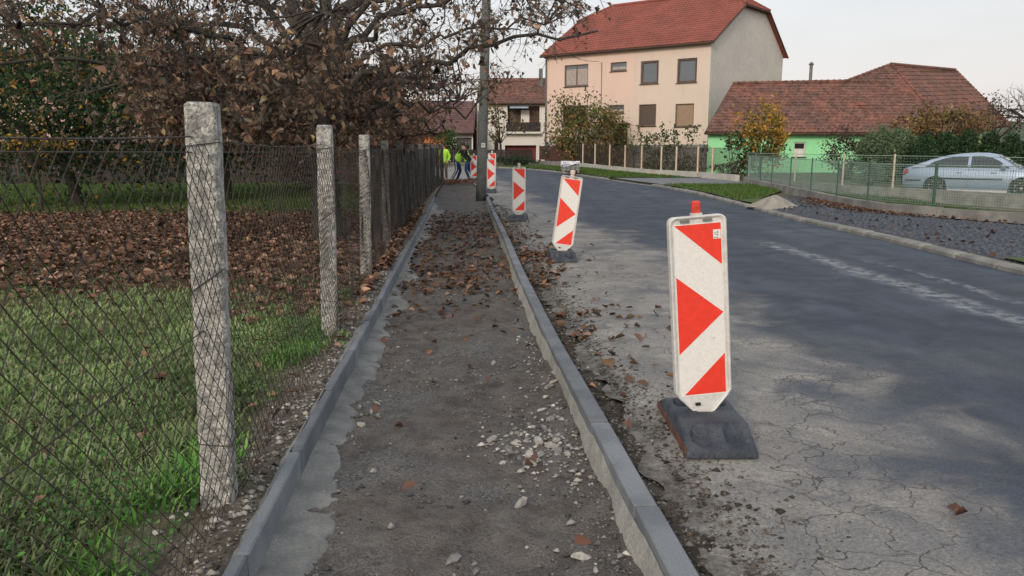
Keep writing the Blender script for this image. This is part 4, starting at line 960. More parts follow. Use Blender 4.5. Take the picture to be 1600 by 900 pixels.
# ------------------------------------------------------------------ utility pole and cables
def pole():
    b = Vector((-.98, 24.3, zg(24.3)-.3)); root = empty('utility_pole', (b.x, b.y, zg(24.3)), label='tall slightly leaning grey concrete utility pole at the end of the kerb', cat='pole')
    lean = Vector((.034, 0, 1)); mb = MB()
    q = [b+lean*z for z in (0, 1.5, 3, 5, 7, 9.6)]; mb.tube(q, (.165, .155, .148, .14, .13, .115), 14); mb.build('shaft', mat('pole_concrete', (.15, .155, .15), (.10, .108, .104), 3, .9, bump=.4, bsc=30, fine=.2, fsc=25), root, True)
    p = b+lean*1.95; mb = MB(); mb.box(p+Vector((.03, -.158, 0)), (.11, .012, .13)); s = mb.build('number_plate', M_WHITE, root)
    mb = MB()
    for k in (-.02, .025): mb.box(p+Vector((.03, -.166, k)), (.07, .004, .018))
    mb.build('plate_marks', M_BLACK, s)
    mb = MB(); mb.tube([b+lean*9.2+Vector((-.8, 0, 0)), b+lean*9.2+Vector((.8, 0, 0))], .05, 6); mb.build('crossarm', M_GREYMETAL, root)
    for x in (-.7, 0, .7): mb = MB(); mb.lathe([(.03, 0), (.06, .05), (.05, .12), (.06, .15), (.02, .2)], 8, b+lean*9.2+Vector((x, 0, .05))); mb.build('insulator', M_WHITE, root)
    mb = MB(); mb.tube([b+lean*2.45+Vector((0, 0, 0)), b+lean*2.48], .16, 14); mb.build('band', M_GREYMETAL, root)
    a, c = b+lean*7.2, HOUSE.p(*HOUSE.hit(938, 96), .15)
    mb = MB(); k = 24
    mb.tube([a.lerp(c, i/k)+Vector((0, 0, -.9*math.sin(math.pi*i/k))) for i in range(k+1)], .013, 4); o = mb.build('overhead_cable', M_BLACK)
    tag(o, 'thin black cable sagging from the utility pole to the cream house', 'cable')
    mb = MB(); a, c = b+lean*9.3+Vector((.7, 0, .1)), Vector((60, 46, 14.5))
    mb.tube([a.lerp(c, i/k)+Vector((0, 0, -1.3*math.sin(math.pi*i/k))) for i in range(k+1)], .012, 4); o = mb.build('overhead_cable', M_BLACK)
    tag(o, 'thin overhead wire crossing the sky above the low green house', 'cable')
pole()

# ------------------------------------------------------------------ warning boards
M_PLAST = mat('white_plastic', (.66, .66, .64), (.58, .575, .55), 8, .45, fine=.08, fsc=40, spec=.4)
M_FILM = mat('white_reflective_film', (.76, .75, .72), (.50, .48, .44), 26, .35, fine=.05, fsc=60, spec=.5, lo=.66, hi=.82)
M_RED = mat('red_reflective_film', (.80, .05, .028), (.62, .07, .05), 22, .35, fine=.06, fsc=30, spec=.5, lo=.62, hi=.80)
M_RUBBER = mat('recycled_rubber', (.032, .040, .055), (.065, .075, .092), 7, .6, bump=.5, bsc=60, fine=.25, fsc=80, spec=.4)
M_REDDIRT = mat('red_dusty_edge', (.20, .075, .05), (.09, .06, .05), 9, .8)
M_STUB = mat('stub_red', (.60, .06, .04), (.5, .05, .03), 9, .5)
M_STUBW = mat('stub_pale', (.72, .60, .52), (.60, .48, .42), 9, .6)
def panel_outline(w, h, tip, r):
    x = w/2; pts = []
    for cx, cz, a0 in ((x-r, h-r, 0), (-x+r, h-r, 90)):
        for k in range(6): a = rad(a0+18*k); pts.append((cx+r*math.cos(a), cz+r*math.sin(a)))
    pts += [(-x, tip+.02), (-x+.02, tip-.01)]
    pts += [(-.04, .02), (-.015, 0), (.015, 0), (.04, .02)]
    pts += [(x-.02, tip-.01), (x, tip+.02)]
    return pts
def warning_board():
    root = empty('warning_board'); H, W = 1.10, .305
    # rubber foot as a moulded height field
    nx, ny = 33, 57; xs = np.linspace(-.178, .178, nx); ys = np.linspace(-.40, .40, ny); X, Y = np.meshgrid(xs, ys)
    Z = .035+.085*np.clip((.40-np.abs(Y))/.20, 0, 1)
    def pocket(cx, cy, ax, ay, d, p=4): return d*np.clip(3.0*(1-(np.abs((X-cx)/ax)**p+np.abs((Y-cy)/ay)**p)), 0, 1)
    for sx in (-.085, .085):
        Z -= pocket(sx, -.285, .05, .075, .05, 2.5)+pocket(sx, .285, .05, .075, .05, 2.5)+pocket(sx, .115, .05, .07, .075)
    Z -= pocket(0, 0, .05, .035, .03)
    Z[:, 0] -= .012; Z[:, -1] -= .012; Z[0] -= .012; Z[-1] -= .012
    V = np.stack([X, Y, Z], -1).reshape(-1, 3); a = (np.arange(ny-1)[:, None]*nx+np.arange(nx-1)[None]).ravel(); Fq = [np.stack([a, a+1, a+nx+1, a+nx], 1)]
    bd = list(range(nx))+[i*nx+nx-1 for i in range(1, ny)]+[(ny-1)*nx+i for i in range(nx-2, -1, -1)]+[i*nx for i in range(ny-2, 0, -1)]
    lowv = V[bd].copy(); lowv[:, 2] = 0; n0 = len(V); k = len(bd); V = np.concatenate([V, lowv])
    Fq.append(np.array([(bd[i], n0+i, n0+(i+1) % k, bd[(i+1) % k]) for i in range(k)]))
    ft = link('rubber_foot', np_mesh('rubber_foot', V, Fq), M_RUBBER, root); recalc(ft)
    q = MB(); q.box((-.1795, 0, .028), (.004, .76, .04)); q.build('side_strip', M_REDDIRT, ft, world=False)
    piv = 'board'
    ol = panel_outline(W, H, .13, .035)
    mb = MB(); n = len(ol)
    # frame with rim: front rim ring, recessed field
    inn = [(x*.90 if abs(x) > .05 else x*.9, z-(.012 if z > .5 else -.012)) for x, z in ol]
    fr_, bk = -.022, .022
    vs = [(x, fr_, z) for x, z in ol]+[(x, fr_, z) for x, z in inn]+[(x*.985, fr_+.008, z) for x, z in inn]+[(x, bk, z) for x, z in ol]
    vs = vs+[(x*.96, fr_-.006, z-.004*(1 if z > .5 else -1)) for x, z in ol]
    fs = []
    for i in range(n):
        j = (i+1) % n
        fs += [(i, j, 4*n+j, 4*n+i), (4*n+i, 4*n+j, n+j, n+i), (n+i, n+j, 2*n+j, 2*n+i), (j, i, 3*n+i, 3*n+j)]
    fs += [tuple(range(2*n, 3*n)), tuple(range(4*n-1, 3*n-1, -1))]
    mb.add(vs, fs); bd_ = mb.build('board', M_PLAST, root, world=False); recalc(bd_)
    y0 = fr_+.0075; fx, z0, z1 = .127, .130, 1.062
    MB().prism([(-fx, y0, z0), (fx, y0, z0), (fx, y0, z1), (-fx, y0, z1)], (0, -.001, 0)).build('white_film', M_FILM, bd_, world=False)
    y1 = y0-.0016
    g = .004; X0, X1 = -fx+g, fx-g
    for t in ([(X0, z1-.005), (X1, z1-.005), (X1, z1-.225)], [(X0, z0+.655), (X1, z0+.45), (X0, z0+.235)], [(X1, z0+.225), (X1, z0+.008), (X0+.02, z0+.008)]):
        MB().prism([(x, y1, z) for x, z in t][::-1], (0, -.0009, 0)).build('red_marking', M_RED, bd_, world=False)
    q = MB(); q.box((0, 0, -.03), (.05, .05, .12)); q.build('socket_peg', M_RUBBER, bd_, world=False)
    for x in (-.07, .05): q = MB(); q.box((x, fr_-.006, H-.022), (.05, .004, .012)); q.build('slot', mat('slot_grey', (.2, .2, .19)), bd_, world=False)
    q = MB(); q.box((-.035, fr_-.001, .085), (.026, .012, .014)); q.build('slot', M_BLACK, bd_, world=False)
    return root, bd_
WB = None
def place_board(x, y, lean, pitch, rz, label, stub=M_STUBW, scale=1.0, sticker=False, base_rz=0.0, dx=0.0):
    global WB
    if WB is None: WB = warning_board()[0]
    o = copy_tree(WB)
    o.location = (x, y, zg(y)+.004); o.rotation_euler = (0, 0, base_rz); o.scale = (scale,)*3
    tag(o, label, 'warning board', 'red and white warning boards along the road edge')
    b = [c for c in o.children if c.name.startswith('board')][0]
    b.location = (dx, -.0, .075); b.rotation_euler = (pitch, lean, rz-base_rz)
    q = MB()
    if stub is M_STUB: q.cbox((0, 0, 1.135), (.044, .036, .085), .008)
    else: q.lathe([(.03, 1.09), (.026, 1.12), (.034, 1.135), (.034, 1.17), (.02, 1.185)], 10)
    st = q.build('top_stub', stub, b, world=False)
    if sticker:
        q = MB(); q.box((.0, 0, 1.105), (.052, .044, .02)); q.build('stub_collar', M_PLAST, b, world=False)
        s = MB(); s.box((.101, -.0178, .998), (.040, .0015, .048)); so_ = s.build('sticker', M_FILM, b, world=False)
        s = MB(); y1 = -.0187; s.tube([(.107, y1, 1.012), (.088, y1, 1.002), (.106, y1, .990)], .0016, 4); s.tube([(.107, y1, 1.010), (.106, y1, .993)], .0014, 4); s.tube([(.084, y1, .980), (.108, y1, .980)], .0016, 4); s.build('sticker_mark', mat('sticker_ink', (.12, .12, .12)), b, world=False)
    return o
place_board(1.045, 4.03, rad(-4.6), rad(0), rad(4), 'large leaning red and white warning board nearest to the camera, on a black rubber foot', M_STUB, sticker=True)
place_board(.70, 10.95, rad(7.6), 0, rad(-2), 'warning board leaning toward the road, second along the kerb', base_rz=.05)
place_board(.155, 17.4, rad(0), 0, rad(3), 'upright warning board in front of dry leaves, third along the kerb', base_rz=-.1)
place_board(-.73, 27.6, rad(-1), 0, rad(5), 'warning board half hidden just beside the utility pole, nearer of two overlapping')
place_board(-.86, 33.0, rad(1), 0, rad(0), 'warning board mostly hidden behind the one beside the utility pole', scale=1.12)
place_board(-1.78, 36.5, rad(0), 0, rad(-3), 'warning board standing next to the two workers, just past the utility pole')

for ob in [WB, *WB.children_recursive]: bpy.data.objects.remove(ob, do_unlink=True)

# ------------------------------------------------------------------ pallet of stones under a white sheet
def pallet():
    c = gp(891, 270, .12); root = empty('pallet_of_blocks', c, label='grey pallet of blocks with a white plastic sheet over the top', cat='pallet'); k = c.y/1226
    wd, hg = 27*k, 20*k
    pm = mat('pallet_wood', (.30, .25, .19), (.22, .18, .14), 3)
    for x in (-.42, 0, .42): q = MB(); q.box(c+Vector((x*wd, 0, .06)), (.1, .9, .12)); q.build('bearer', pm, root)
    for y in (-.35, 0, .35): q = MB(); q.box(c+Vector((0, y, .135)), (wd, .16, .025)); q.build('deck_board', pm, root)
    bm = mat('grey_blocks', (.24, .25, .25), (.20, .205, .205), 3); n = 4; rows = 4; bh = (hg-.25)/rows; me = None
    for r in range(rows):
        for i in range(n):
            if me is None:
                q = MB(); q.cbox((0, 0, 0), (wd/n-.02, .86, bh-.015), .01); o = q.build('block', bm, root, world=False); me = o.data
            else: o = link('block', me, None, root)
            o.location = ((i-(n-1)/2)*wd/n, random.uniform(-.015, .015), .15+bh*(r+.5))
    q = MB(); V = []; nx, ny = 25, 13; xs = np.linspace(-wd/2-.03, wd/2+.03, nx); yy = np.linspace(-.75, .75, ny)
    for y in yy:
        for x in xs:
            f = (x+wd/2)/wd; top = hg-.07; drop = max(0, abs(y)-.46)
            edge = .24-.17*max(0, min(1, (f-.35)*1.4))
            z = top+.03*float(vnoise(x*3, y*3, 1.7, 5))-min(drop*2.3, edge if y < 0 else .3)
            V.append((x+.02*math.sin(z*9), np.sign(y)*(min(abs(y), .46)+.015*math.sin(x*9)) if abs(y) > .46 else y, z))
    a = (np.arange(ny-1)[:, None]*nx+np.arange(nx-1)[None]).ravel()
    sh = link('plastic_sheet', np_mesh('plastic_sheet', np.array(V), [np.stack([a, a+1, a+nx+1, a+nx], 1)]), mat('white_plastic_sheet', (.74, .74, .76), (.66, .66, .69), 4, .4), root, True)
    q = MB(); q.box((-wd*.36, -.492, hg-.28), (.16, .004, .22)); q.box((-wd*.2, -.495, hg-.22), (.28, .004, .05)); q.build('sheet_print', mat('lilac_print', (.42, .40, .55)), sh, world=False)
pallet()

# ------------------------------------------------------------------ silver car behind the second fence
def car():
    root = empty('parked_car', (16.0, 26.6, .03), rad(-39), label='silver liftback saloon car parked behind the mesh fence', cat='car')
    MP, nt, b, _ = base_mat('silver_car_paint'); b.inputs['Base Color'].default_value = (.30, .38, .50, 1); b.inputs['Metallic'].default_value = .35; b.inputs['Roughness'].default_value = .35; b.inputs['Coat Weight'].default_value = .6
    MG, nt, b, _ = base_mat('tinted_car_glass'); b.inputs['Base Color'].default_value = (.03, .04, .045, 1); b.inputs['Roughness'].default_value = .05; b.inputs['Specular IOR Level'].default_value = .8
    MT = mat('tyre_rubber', (.025, .025, .025), (.035, .035, .035), 9, .85); MR = mat('alloy_rim', (.45, .46, .47), (.38, .39, .4), 6, .35, metal=.7)
    MK = mat('black_trim', (.025, .027, .03), (.03, .03, .033), 6, .6)
    st = [(-2.35, .52, .42, .80), (-2.30, .70, .30, .90), (-2.12, .80, .24, .97), (-1.7, .85, .22, .985), (-1.255, .865, .2, .97), (-.6, .865, .19, .945), (0, .865, .19, .93), (.6, .865, .19, .92), (1.0, .86, .2, .915), (1.255, .85, .2, .90), (1.65, .83, .22, .84), (1.95, .77, .25, .76), (2.10, .66, .30, .68), (2.16, .48, .38, .60)]
    V = []; n = 12
    for x, w_, zb, bt in st:
        h = [(w_*.88, zb), (w_*.965, zb+.08), (w_*.99, zb+.2*(bt-zb)+.04), (w_, zb+.55*(bt-zb)), (w_*.975, zb+.82*(bt-zb)), (w_*.90, bt)]
        V += [(x, y, z) for y, z in h]+[(x, -y, z) for y, z in h[::-1]]
    Fq = [(i*n+j, i*n+(j+1) % n, (i+1)*n+(j+1) % n, (i+1)*n+j) for i in range(len(st)-1) for j in range(n)]
    me = bpy.data.meshes.new('body'); me.from_pydata(V, [], Fq+[tuple(range(n-1, -1, -1)), tuple(range((len(st)-1)*n, len(st)*n))]); body = link('body', me, MP, root); recalc(body)
    cut = MB()
    for x in (-1.255, 1.255):
        for s in (-1, 1): cut.lathe([(.365, -.28), (.365, .28)], 28, (x, s*.80, .31), 'Y')
    co = cut.build('cutter', None, None); recalc(co)
    co.parent = root; co.matrix_parent_inverse = Matrix.Identity(4)
    bm_ = body.modifiers.new('b', 'BOOLEAN'); bm_.object = co; bm_.operation = 'DIFFERENCE'; bm_.solver = 'EXACT'
    bpy.context.view_layer.update(); dg = bpy.context.evaluated_depsgraph_get()
    nm = bpy.data.meshes.new_from_object(body.evaluated_get(dg)); body.modifiers.clear(); body.data = nm; nm.name = 'body'
    nm.materials.clear(); nm.materials.append(MP)
    bpy.data.objects.remove(co, do_unlink=True)
    nm.shade_smooth(); nm.set_sharp_from_angle(angle=rad(35))
    bt = lambda x: float(np.interp(x, [s[0] for s in st], [s[3] for s in st]))
    gx = [-2.05, -1.8, -1.45, -1.0, -.6, -.2, .15, .5, .8, 1.12]; gz = [.985, 1.10, 1.235, 1.36, 1.42, 1.445, 1.44, 1.375, 1.20, .955]
    zr = lambda x: float(np.interp(x, gx, gz)); ys = lambda x, z: .80-.4*(z-bt(x))
    V = []
    for x, z in zip(gx, gz):
        b0 = bt(x)-.02; zz = max(z-.045, b0+.005); h = [(.80, b0), (ys(x, zz), zz), (ys(x, zz)-.09, z), (0.0, z+.018)]
        V += [(x, y, q) for y, q in h]+[(x, -y, q) for y, q in h[-2::-1]]
    m7 = 7; Fq = [(i*m7+j, i*m7+j+1, (i+1)*m7+j+1, (i+1)*m7+j) for i in range(len(gx)-1) for j in range(m7-1)]
    me = bpy.data.meshes.new('cabin'); me.from_pydata(V, [], Fq+[tuple(range(m7)), tuple(range((len(gx)-1)*m7, len(gx)*m7))]); cb = link('cabin', me, MP, root); recalc(cb); me.shade_smooth(); me.set_sharp_from_angle(angle=rad(40))
    for s in (-1, 1):
        def sidewin(nm, pts, m=MG):
            q = MB(); P = [(x, s*(ys(x, z)+.004), z) for x, z in pts]; q.prism(P, (0, s*.006, 0)); return recalc(q.build(nm, m, cb, world=False))
        sidewin('side_window', [(-1.55, 1.01), (-.33, 1.0), (-.33, 1.34), (-.62, 1.345), (-1.0, 1.28), (-1.35, 1.16)])
        sidewin('side_window', [(-.24, 1.0), (.86, .985), (.55, 1.20), (.30, 1.32), (.05, 1.355), (-.24, 1.35)])
        q = MB(); q.tube([(-1.6, s*(ys(-1.5, .99)+.012), .99), (.88, s*(ys(.8, .975)+.012), .972)], .012, 6); q.build('belt_trim', MK, cb, world=False)
        q = MB(); q.box((-.28, s*.877, .60), (2.0, .02, .05)); q.build('rub_strip', MK, body, world=False)
        for x0 in (-.28, .98, -1.18):
            q = MB(); q.tube([(x0, s*.872, .30 if x0 != -1.18 else .68), (x0, s*.872, .62), (x0+.02, s*.80, .91)], .006, 4); q.build('door_seam', MK, body, world=False)
        for x0 in (-.55, .45): q = MB(); q.tube([(x0-.09, s*.862, .80), (x0, s*.878, .805), (x0+.09, s*.862, .80)], .016, 6); q.build('door_handle', MP, body, world=False)
        q = MB(); q.lathe([(.02, -.09), (.075, -.06), (.085, .02), (.06, .09)], 10, (.72, s*.93, 1.02), 'Y'); q.build('side_mirror', MP, cb, world=False)
        q = MB(); q.prism([(-2.31, s*.62, .70), (-2.26, s*.77, .70), (-2.13, s*.80, .80), (-2.15, s*.76, .92), (-2.28, s*.60, .90)], (-.012, s*.012, 0)); recalc(q.build('tail_light', mat('tail_light_red', (.35, .02, .02)), body, world=False))
        q = MB(); q.prism([(2.12, s*.50, .58), (2.04, s*.70, .60), (1.86, s*.80, .66), (1.9, s*.76, .74), (2.06, s*.52, .69)], (.03, s*.012, 0)); recalc(q.build('headlight', mat('headlight_glass', (.6, .62, .64), None, 3, .15), body, world=False))
        q = MB(); q.box((-1.95, s*.835, .52), (.5, .02, .045)); q.build('bumper_strip', MK, body, world=False)
        q = MB(); q.box((0, s*.84, .20), (1.75, .05, .07)); q.build('sill_trim', mat('pale_sill', (.55, .56, .58)), body, world=False)
    for nm_, xs_, in (('windscreen', (.52, 1.10)), ('rear_window', (-1.98, -1.25))):
        a, b2 = xs_; P = []
        for x in (a, b2): z = zr(x); P.append((x, (ys(x, z-.045)-.10), z+.012))
        q = MB(); mid = (a+b2)/2; zm = zr(mid)+.016
        pts = [(a, P[0][1], P[0][2]), (mid, (P[0][1]+P[1][1])/2, zm), (b2, P[1][1], P[1][2])]
        q.add([(x, y, z) for x, y, z in pts]+[(x, 0, z+.012) for x, y, z in pts]+[(x, -y, z) for x, y, z in pts], [(0, 1, 4, 3), (1, 2, 5, 4), (3, 4, 7, 6), (4, 5, 8, 7)]); q.build(nm_, MG, cb, world=False)
    wheel = None
    for x in (-1.255, 1.255):
        for s in (-1, 1):
            if wheel is None:
                wheel = empty('wheel'); wheel.parent = root
                q = MB(); q.lathe([(.20, -.095), (.285, -.10), (.31, -.07), (.312, .07), (.285, .10), (.20, .095)], 28, (0, 0, 0), 'Y'); q.build('tyre', MT, wheel, True, False)
                q = MB(); q.lathe([(.04, .07), (.045, .098), (.0, .102)], 12, (0, 0, 0), 'Y'); q.lathe([(.19, .05), (.205, .10), (.212, .09), (.212, -.09), (.19, -.09)], 28, (0, 0, 0), 'Y')
                for k in range(7):
                    t = 2*math.pi*k/7; d = Vector((math.cos(t), 0, math.sin(t))); e = Vector((-math.sin(t), 0, math.cos(t)))*.032
                    q.prism([d*.03-e+Vector((0, .075, 0)), d*.20-e*.8+Vector((0, .08, 0)), d*.20+e*.8+Vector((0, .08, 0)), d*.03+e+Vector((0, .075, 0))], (0, .016, 0))
                q.build('rim', MR, wheel, False, False)
                q = MB(); q.lathe([(.19, .03), (.19, .045)], 20, (0, 0, 0), 'Y'); q.build('hub_plate', mat('dull_rim', (.22, .225, .23), None, 6, .5, metal=.4), wheel, False, False); wo = wheel
            else:
                wo = wheel.copy(); COL.objects.link(wo); wo.parent = root
                for ch in wheel.children: c2 = ch.copy(); COL.objects.link(c2); c2.parent = wo
            wo.location = (x, s*.76, .312); wo.rotation_euler = (0, random.uniform(0, 1), 0 if s > 0 else math.pi)
car()

# ------------------------------------------------------------------ the workers
def skin(name, verts, edges, radii, m, parent, sub=1):
    me = bpy.data.meshes.new(name); me.from_pydata([Vector(v) for v in verts], edges, []); o = link(name, me, m, parent)
    o.modifiers.new('skin', 'SKIN')
    for i, r in enumerate(radii):
        sv = me.skin_vertices[0].data[i]; sv.radius = (r, r) if not isinstance(r, tuple) else r; sv.use_root = (i == 0)
    s = o.modifiers.new('sub', 'SUBSURF'); s.levels = sub; s.render_levels = sub
    return o
M_SKIN = mat('skin', (.50, .30, .22), (.45, .27, .20), 9, .6); M_HIVIS = mat('lime_hi_vis', (.42, .80, .06), (.36, .70, .05), 9, .7)
M_REFL = mat('reflective_band', (.62, .66, .60), None, 9, .4); M_NAVY = mat('navy_trousers', (.025, .04, .11), (.02, .03, .08), 9, .9)
M_JEAN = mat('blue_jeans', (.035, .065, .16), (.03, .05, .12), 9, .9); M_DKJ = mat('black_jacket', (.02, .02, .022), (.015, .015, .018), 9, .9)
M_HAIR = mat('dark_hair', (.03, .022, .016), None, 9, .8); M_BOOT = mat('work_boots', (.03, .025, .022), None, 9, .8); M_GREYT = mat('grey_brown_trousers', (.13, .10, .08), None, 9, .9)
def person(loc, rz, label, lean, legL, legR, armL, armR, head, jacket, trousers, scale=1.0, stripe=False, vest=True):
    """local: x forward, y to the person's left side, z up. hips at (0,0,.95)"""
    root = empty('person', loc, rz, label, 'person'); root.scale = (scale,)*3
    hip = Vector((0, 0, .95)); ch = hip+Vector((math.sin(lean)*.28, 0, math.cos(lean)*.28)); sh = hip+Vector((math.sin(lean)*.50, 0, math.cos(lean)*.50))
    nk = sh+Vector((math.sin(lean)*.09, 0, math.cos(lean)*.09)); hd = Vector(head)
    hc = nk+hd.normalized()*.13; ht = nk+hd.normalized()*.22; fwd = Vector((hd.z, 0, -hd.x)).normalized()
    V = [hip, hip+(ch-hip)*.5, ch, sh, nk, hc, ht]; E = [(i, i+1) for i in range(6)]; R = [(.155, .12), (.14, .105), (.165, .115), (.13, .09), .055, (.078, .095), (.06, .07)]
    nose = hc+fwd*.105-hd.normalized()*.015; V.append(nose); E.append((5, 7)); R.append(.014)
    def chain(start_i, pts, rs):
        k = start_i
        for p, r in zip(pts, rs): V.append(Vector(p)); R.append(r); E.append((k, len(V)-1)); k = len(V)-1
        return k
    limbs = {}
    for s, leg in ((1, legL), (-1, legR)):
        hj = hip+Vector((0, s*.09, -.06)); kn, an = Vector(leg[0]), Vector(leg[1]); toe = an+Vector((.15, s*.02, -.05))
        chain(0, [hj, hj.lerp(kn, .5), kn, kn.lerp(an, .35), an, toe], [.095, .085, .062, .06, .042, .035]); limbs['leg', s] = [hj, hj.lerp(kn, .5), kn, kn.lerp(an, .35), an, toe]
    for s, arm in ((1, armL), (-1, armR)):
        sj = sh+Vector((0, s*.19, -.03)); el, wr = Vector(arm[0]), Vector(arm[1]); d = (wr-el).normalized(); pl = wr+d*.07
        k = chain(3, [sj, sj.lerp(el, .5), el, el.lerp(wr, .4), wr, pl], [.062, .054, .043, .042, .027, (.036, .018)]); limbs['arm', s] = [sj, sj.lerp(el, .5), el, el.lerp(wr, .4), wr]
        side = d.cross(Vector((0, 0, 1)));  side = side.normalized() if side.length > .1 else Vector((1, 0, 0)); cur = Vector((0, 0, -1))
        for f, ln in ((-1.5, .066), (-.5, .078), (.5, .072), (1.5, .056)):
            b0 = pl+side*f*.018; chain(k, [b0+d*.02, b0+d*ln*.6+cur*.008, b0+d*ln+cur*.025], [.009, .008, .007])
        chain(k-1, [wr+d*.02+side*.035, wr+d*.055+side*.05+cur*.015], [.010, .008])
    skin('body', V, E, R, M_SKIN, root)
    # clothes
    V2 = [hip-Vector((0, 0, .16)), hip+(ch-hip)*.4, ch, sh, nk+(nk-sh)*.1]; E2 = [(0, 1), (1, 2), (2, 3), (3, 4)]; R2 = [(.20, .165), (.18, .145), (.20, .15), (.175, .125), .085]
    for s in (1, -1):
        k = 3
        for p, r in zip(limbs['arm', s], (.088, .076, .064, .058, .046)): V2.append(p); R2.append(r); E2.append((k, len(V2)-1)); k = len(V2)-1
    jk = skin('jacket', V2, E2, R2, jacket, root)
    V3 = [hip+Vector((0, 0, .16)), hip-Vector((0, 0, .03))]; E3 = [(0, 1)]; R3 = [(.165, .13), (.178, .145)]
    for s in (1, -1):
        k = 1
        for p, r in zip(limbs['leg', s][:5], (.112, .10, .078, .075, .062)): V3.append(p); R3.append(r); E3.append((k, len(V3)-1)); k = len(V3)-1
    skin('trousers', V3, E3, R3, trousers, root)
    if vest:
        vt = skin('vest', [hip-Vector((0, 0, .14)), hip+(ch-hip)*.4, ch+(sh-ch)*.1, sh+(nk-sh)*.25], [(0, 1), (1, 2), (2, 3)], [(.215, .185), (.20, .165), (.22, .17), (.19, .14)], M_HIVIS, root)
        for f in (.25, .75): skin('reflective_band', [hip+(ch-hip)*(f-.16), hip+(ch-hip)*(f+.16)], [(0, 1)], [(.235, .20), (.235, .20)], M_REFL, vt)
    if stripe:
        l = limbs['leg', -1]; q = MB(); q.tube([p+Vector((0, -.075, 0)) for p in l[:5]], .022, 5); q.build('side_stripe', M_REFL, root, False, False)
    q = MB(); up = hd.normalized(); q.lathe([(.01, .10), (.06, .088), (.088, .05), (.096, 0), (.088, -.05), (.07, -.08)], 14); hr = q.build('hair', M_HAIR, root, True, False)
    hr.location = hc+up*.045-fwd*.018; hr.rotation_euler = up.to_track_quat('Z', 'Y').to_euler()
    for s in (1, -1):
        q = MB(); q.lathe([(.002, -.01), (.011, 0), (.002, .01)], 8, hc+fwd*.085+Vector((0, s*.032, 0))+up*.012); q.build('eye', M_BLACK, root, True, False)
        q = MB(); q.lathe([(.004, -.03), (.014, 0), (.006, .03)], 6, hc+Vector((0, s*.09, 0))); q.build('ear', M_SKIN, root, True, False)
        a, t = limbs['leg', s][4], limbs['leg', s][5]; skin('boot', [a-Vector((.04, 0, -.03)), a-Vector((.03, 0, .045)), a+(t-a)*.6+Vector((0, 0, -.025)), t], [(0, 1), (1, 2), (2, 3)], [.06, .055, .05, .04], M_BOOT, root)
    return root
w1 = gp(714, 284, -.01); w2 = gp(731, 281.5, -.01)
person(w1, rad(-8), 'worker in a lime vest over black jacket and navy trousers, bending forward', rad(34), ((.14, .12, .50), (-.02, .12, .09)), ((.02, -.12, .50), (-.22, -.12, .09)),
       ((.50, .22, 1.08), (.66, .10, .95)), ((.46, -.20, 1.02), (.64, -.06, .90)), (.75, 0, .42), M_DKJ, M_NAVY, 1.03, stripe=True)
person(w2, rad(185), 'worker in a lime vest and blue jeans facing the bending colleague', rad(16), ((.10, .12, .50), (-.06, .14, .09)), ((-.06, -.14, .51), (-.36, -.18, .09)),
       ((.26, .26, 1.10), (.46, .12, 1.02)), ((.24, -.26, 1.10), (.44, -.12, 1.0)), (.35, 0, .9), M_DKJ, M_JEAN, 1.0)
person(gp(690, 284, -.01)+Vector((0, 1.5, 0)), rad(-100), 'worker in a lime top partly hidden by the far end of the dark fence', rad(8), ((.05, .10, .50), (-.02, .11, .09)), ((.0, -.10, .50), (-.08, -.11, .09)),
       ((.06, .30, 1.12), (.22, .24, .95)), ((.06, -.30, 1.12), (.22, -.22, .95)), (.15, 0, 1), M_HIVIS, M_GREYT, .98)

# ------------------------------------------------------------------ vegetation
M_BARK = mat('walnut_bark', (.085, .075, .065), (.05, .046, .042), 6, .95, bump=1.0, bsc=22, fine=.3, fsc=40)
M_TWIG = mat('dark_twig', (.06, .052, .045), (.045, .04, .035), 6, .95)
M_LEAF = leaf_mat('leaf', .32); M_LITTER = leaf_mat('fallen_leaf', .08)
BROWN = [(.21, .115, .07), (.26, .14, .085), (.15, .085, .055), (.10, .06, .04), (.30, .165, .09), (.17, .11, .075)]
BROWN_D = [(.095, .065, .045), (.14, .085, .055), (.07, .05, .037), (.19, .11, .065), (.11, .085, .062)]
def bez(a, c, b, n, jit=0.0):
    out = []
    for i in range(n+1):
        t = i/n; p = a*(1-t)**2+c*2*t*(1-t)+b*t*t
        if 0 < i < n and jit: p = p+Vector((random.gauss(0, jit), random.gauss(0, jit), random.gauss(0, jit)))
        out.append(p)
    return out
class LeafBag:
    def __init__(s): s.c = []; s.d = []; s.s = []
    def put(s, p, d, size): s.c.append(tuple(p)); s.d.append(tuple(d)); s.s.append(size)
    def mesh(s, name, cols, jit=.22, wid=.40, curl=.6): return leaves_mesh(name, np.array(s.c), np.array(s.d), np.array(s.s), pick((np.array(cols)*.78+np.array(cols).mean(1, keepdims=True)*.22)*1.6, len(s.c), jit), wid, curl)

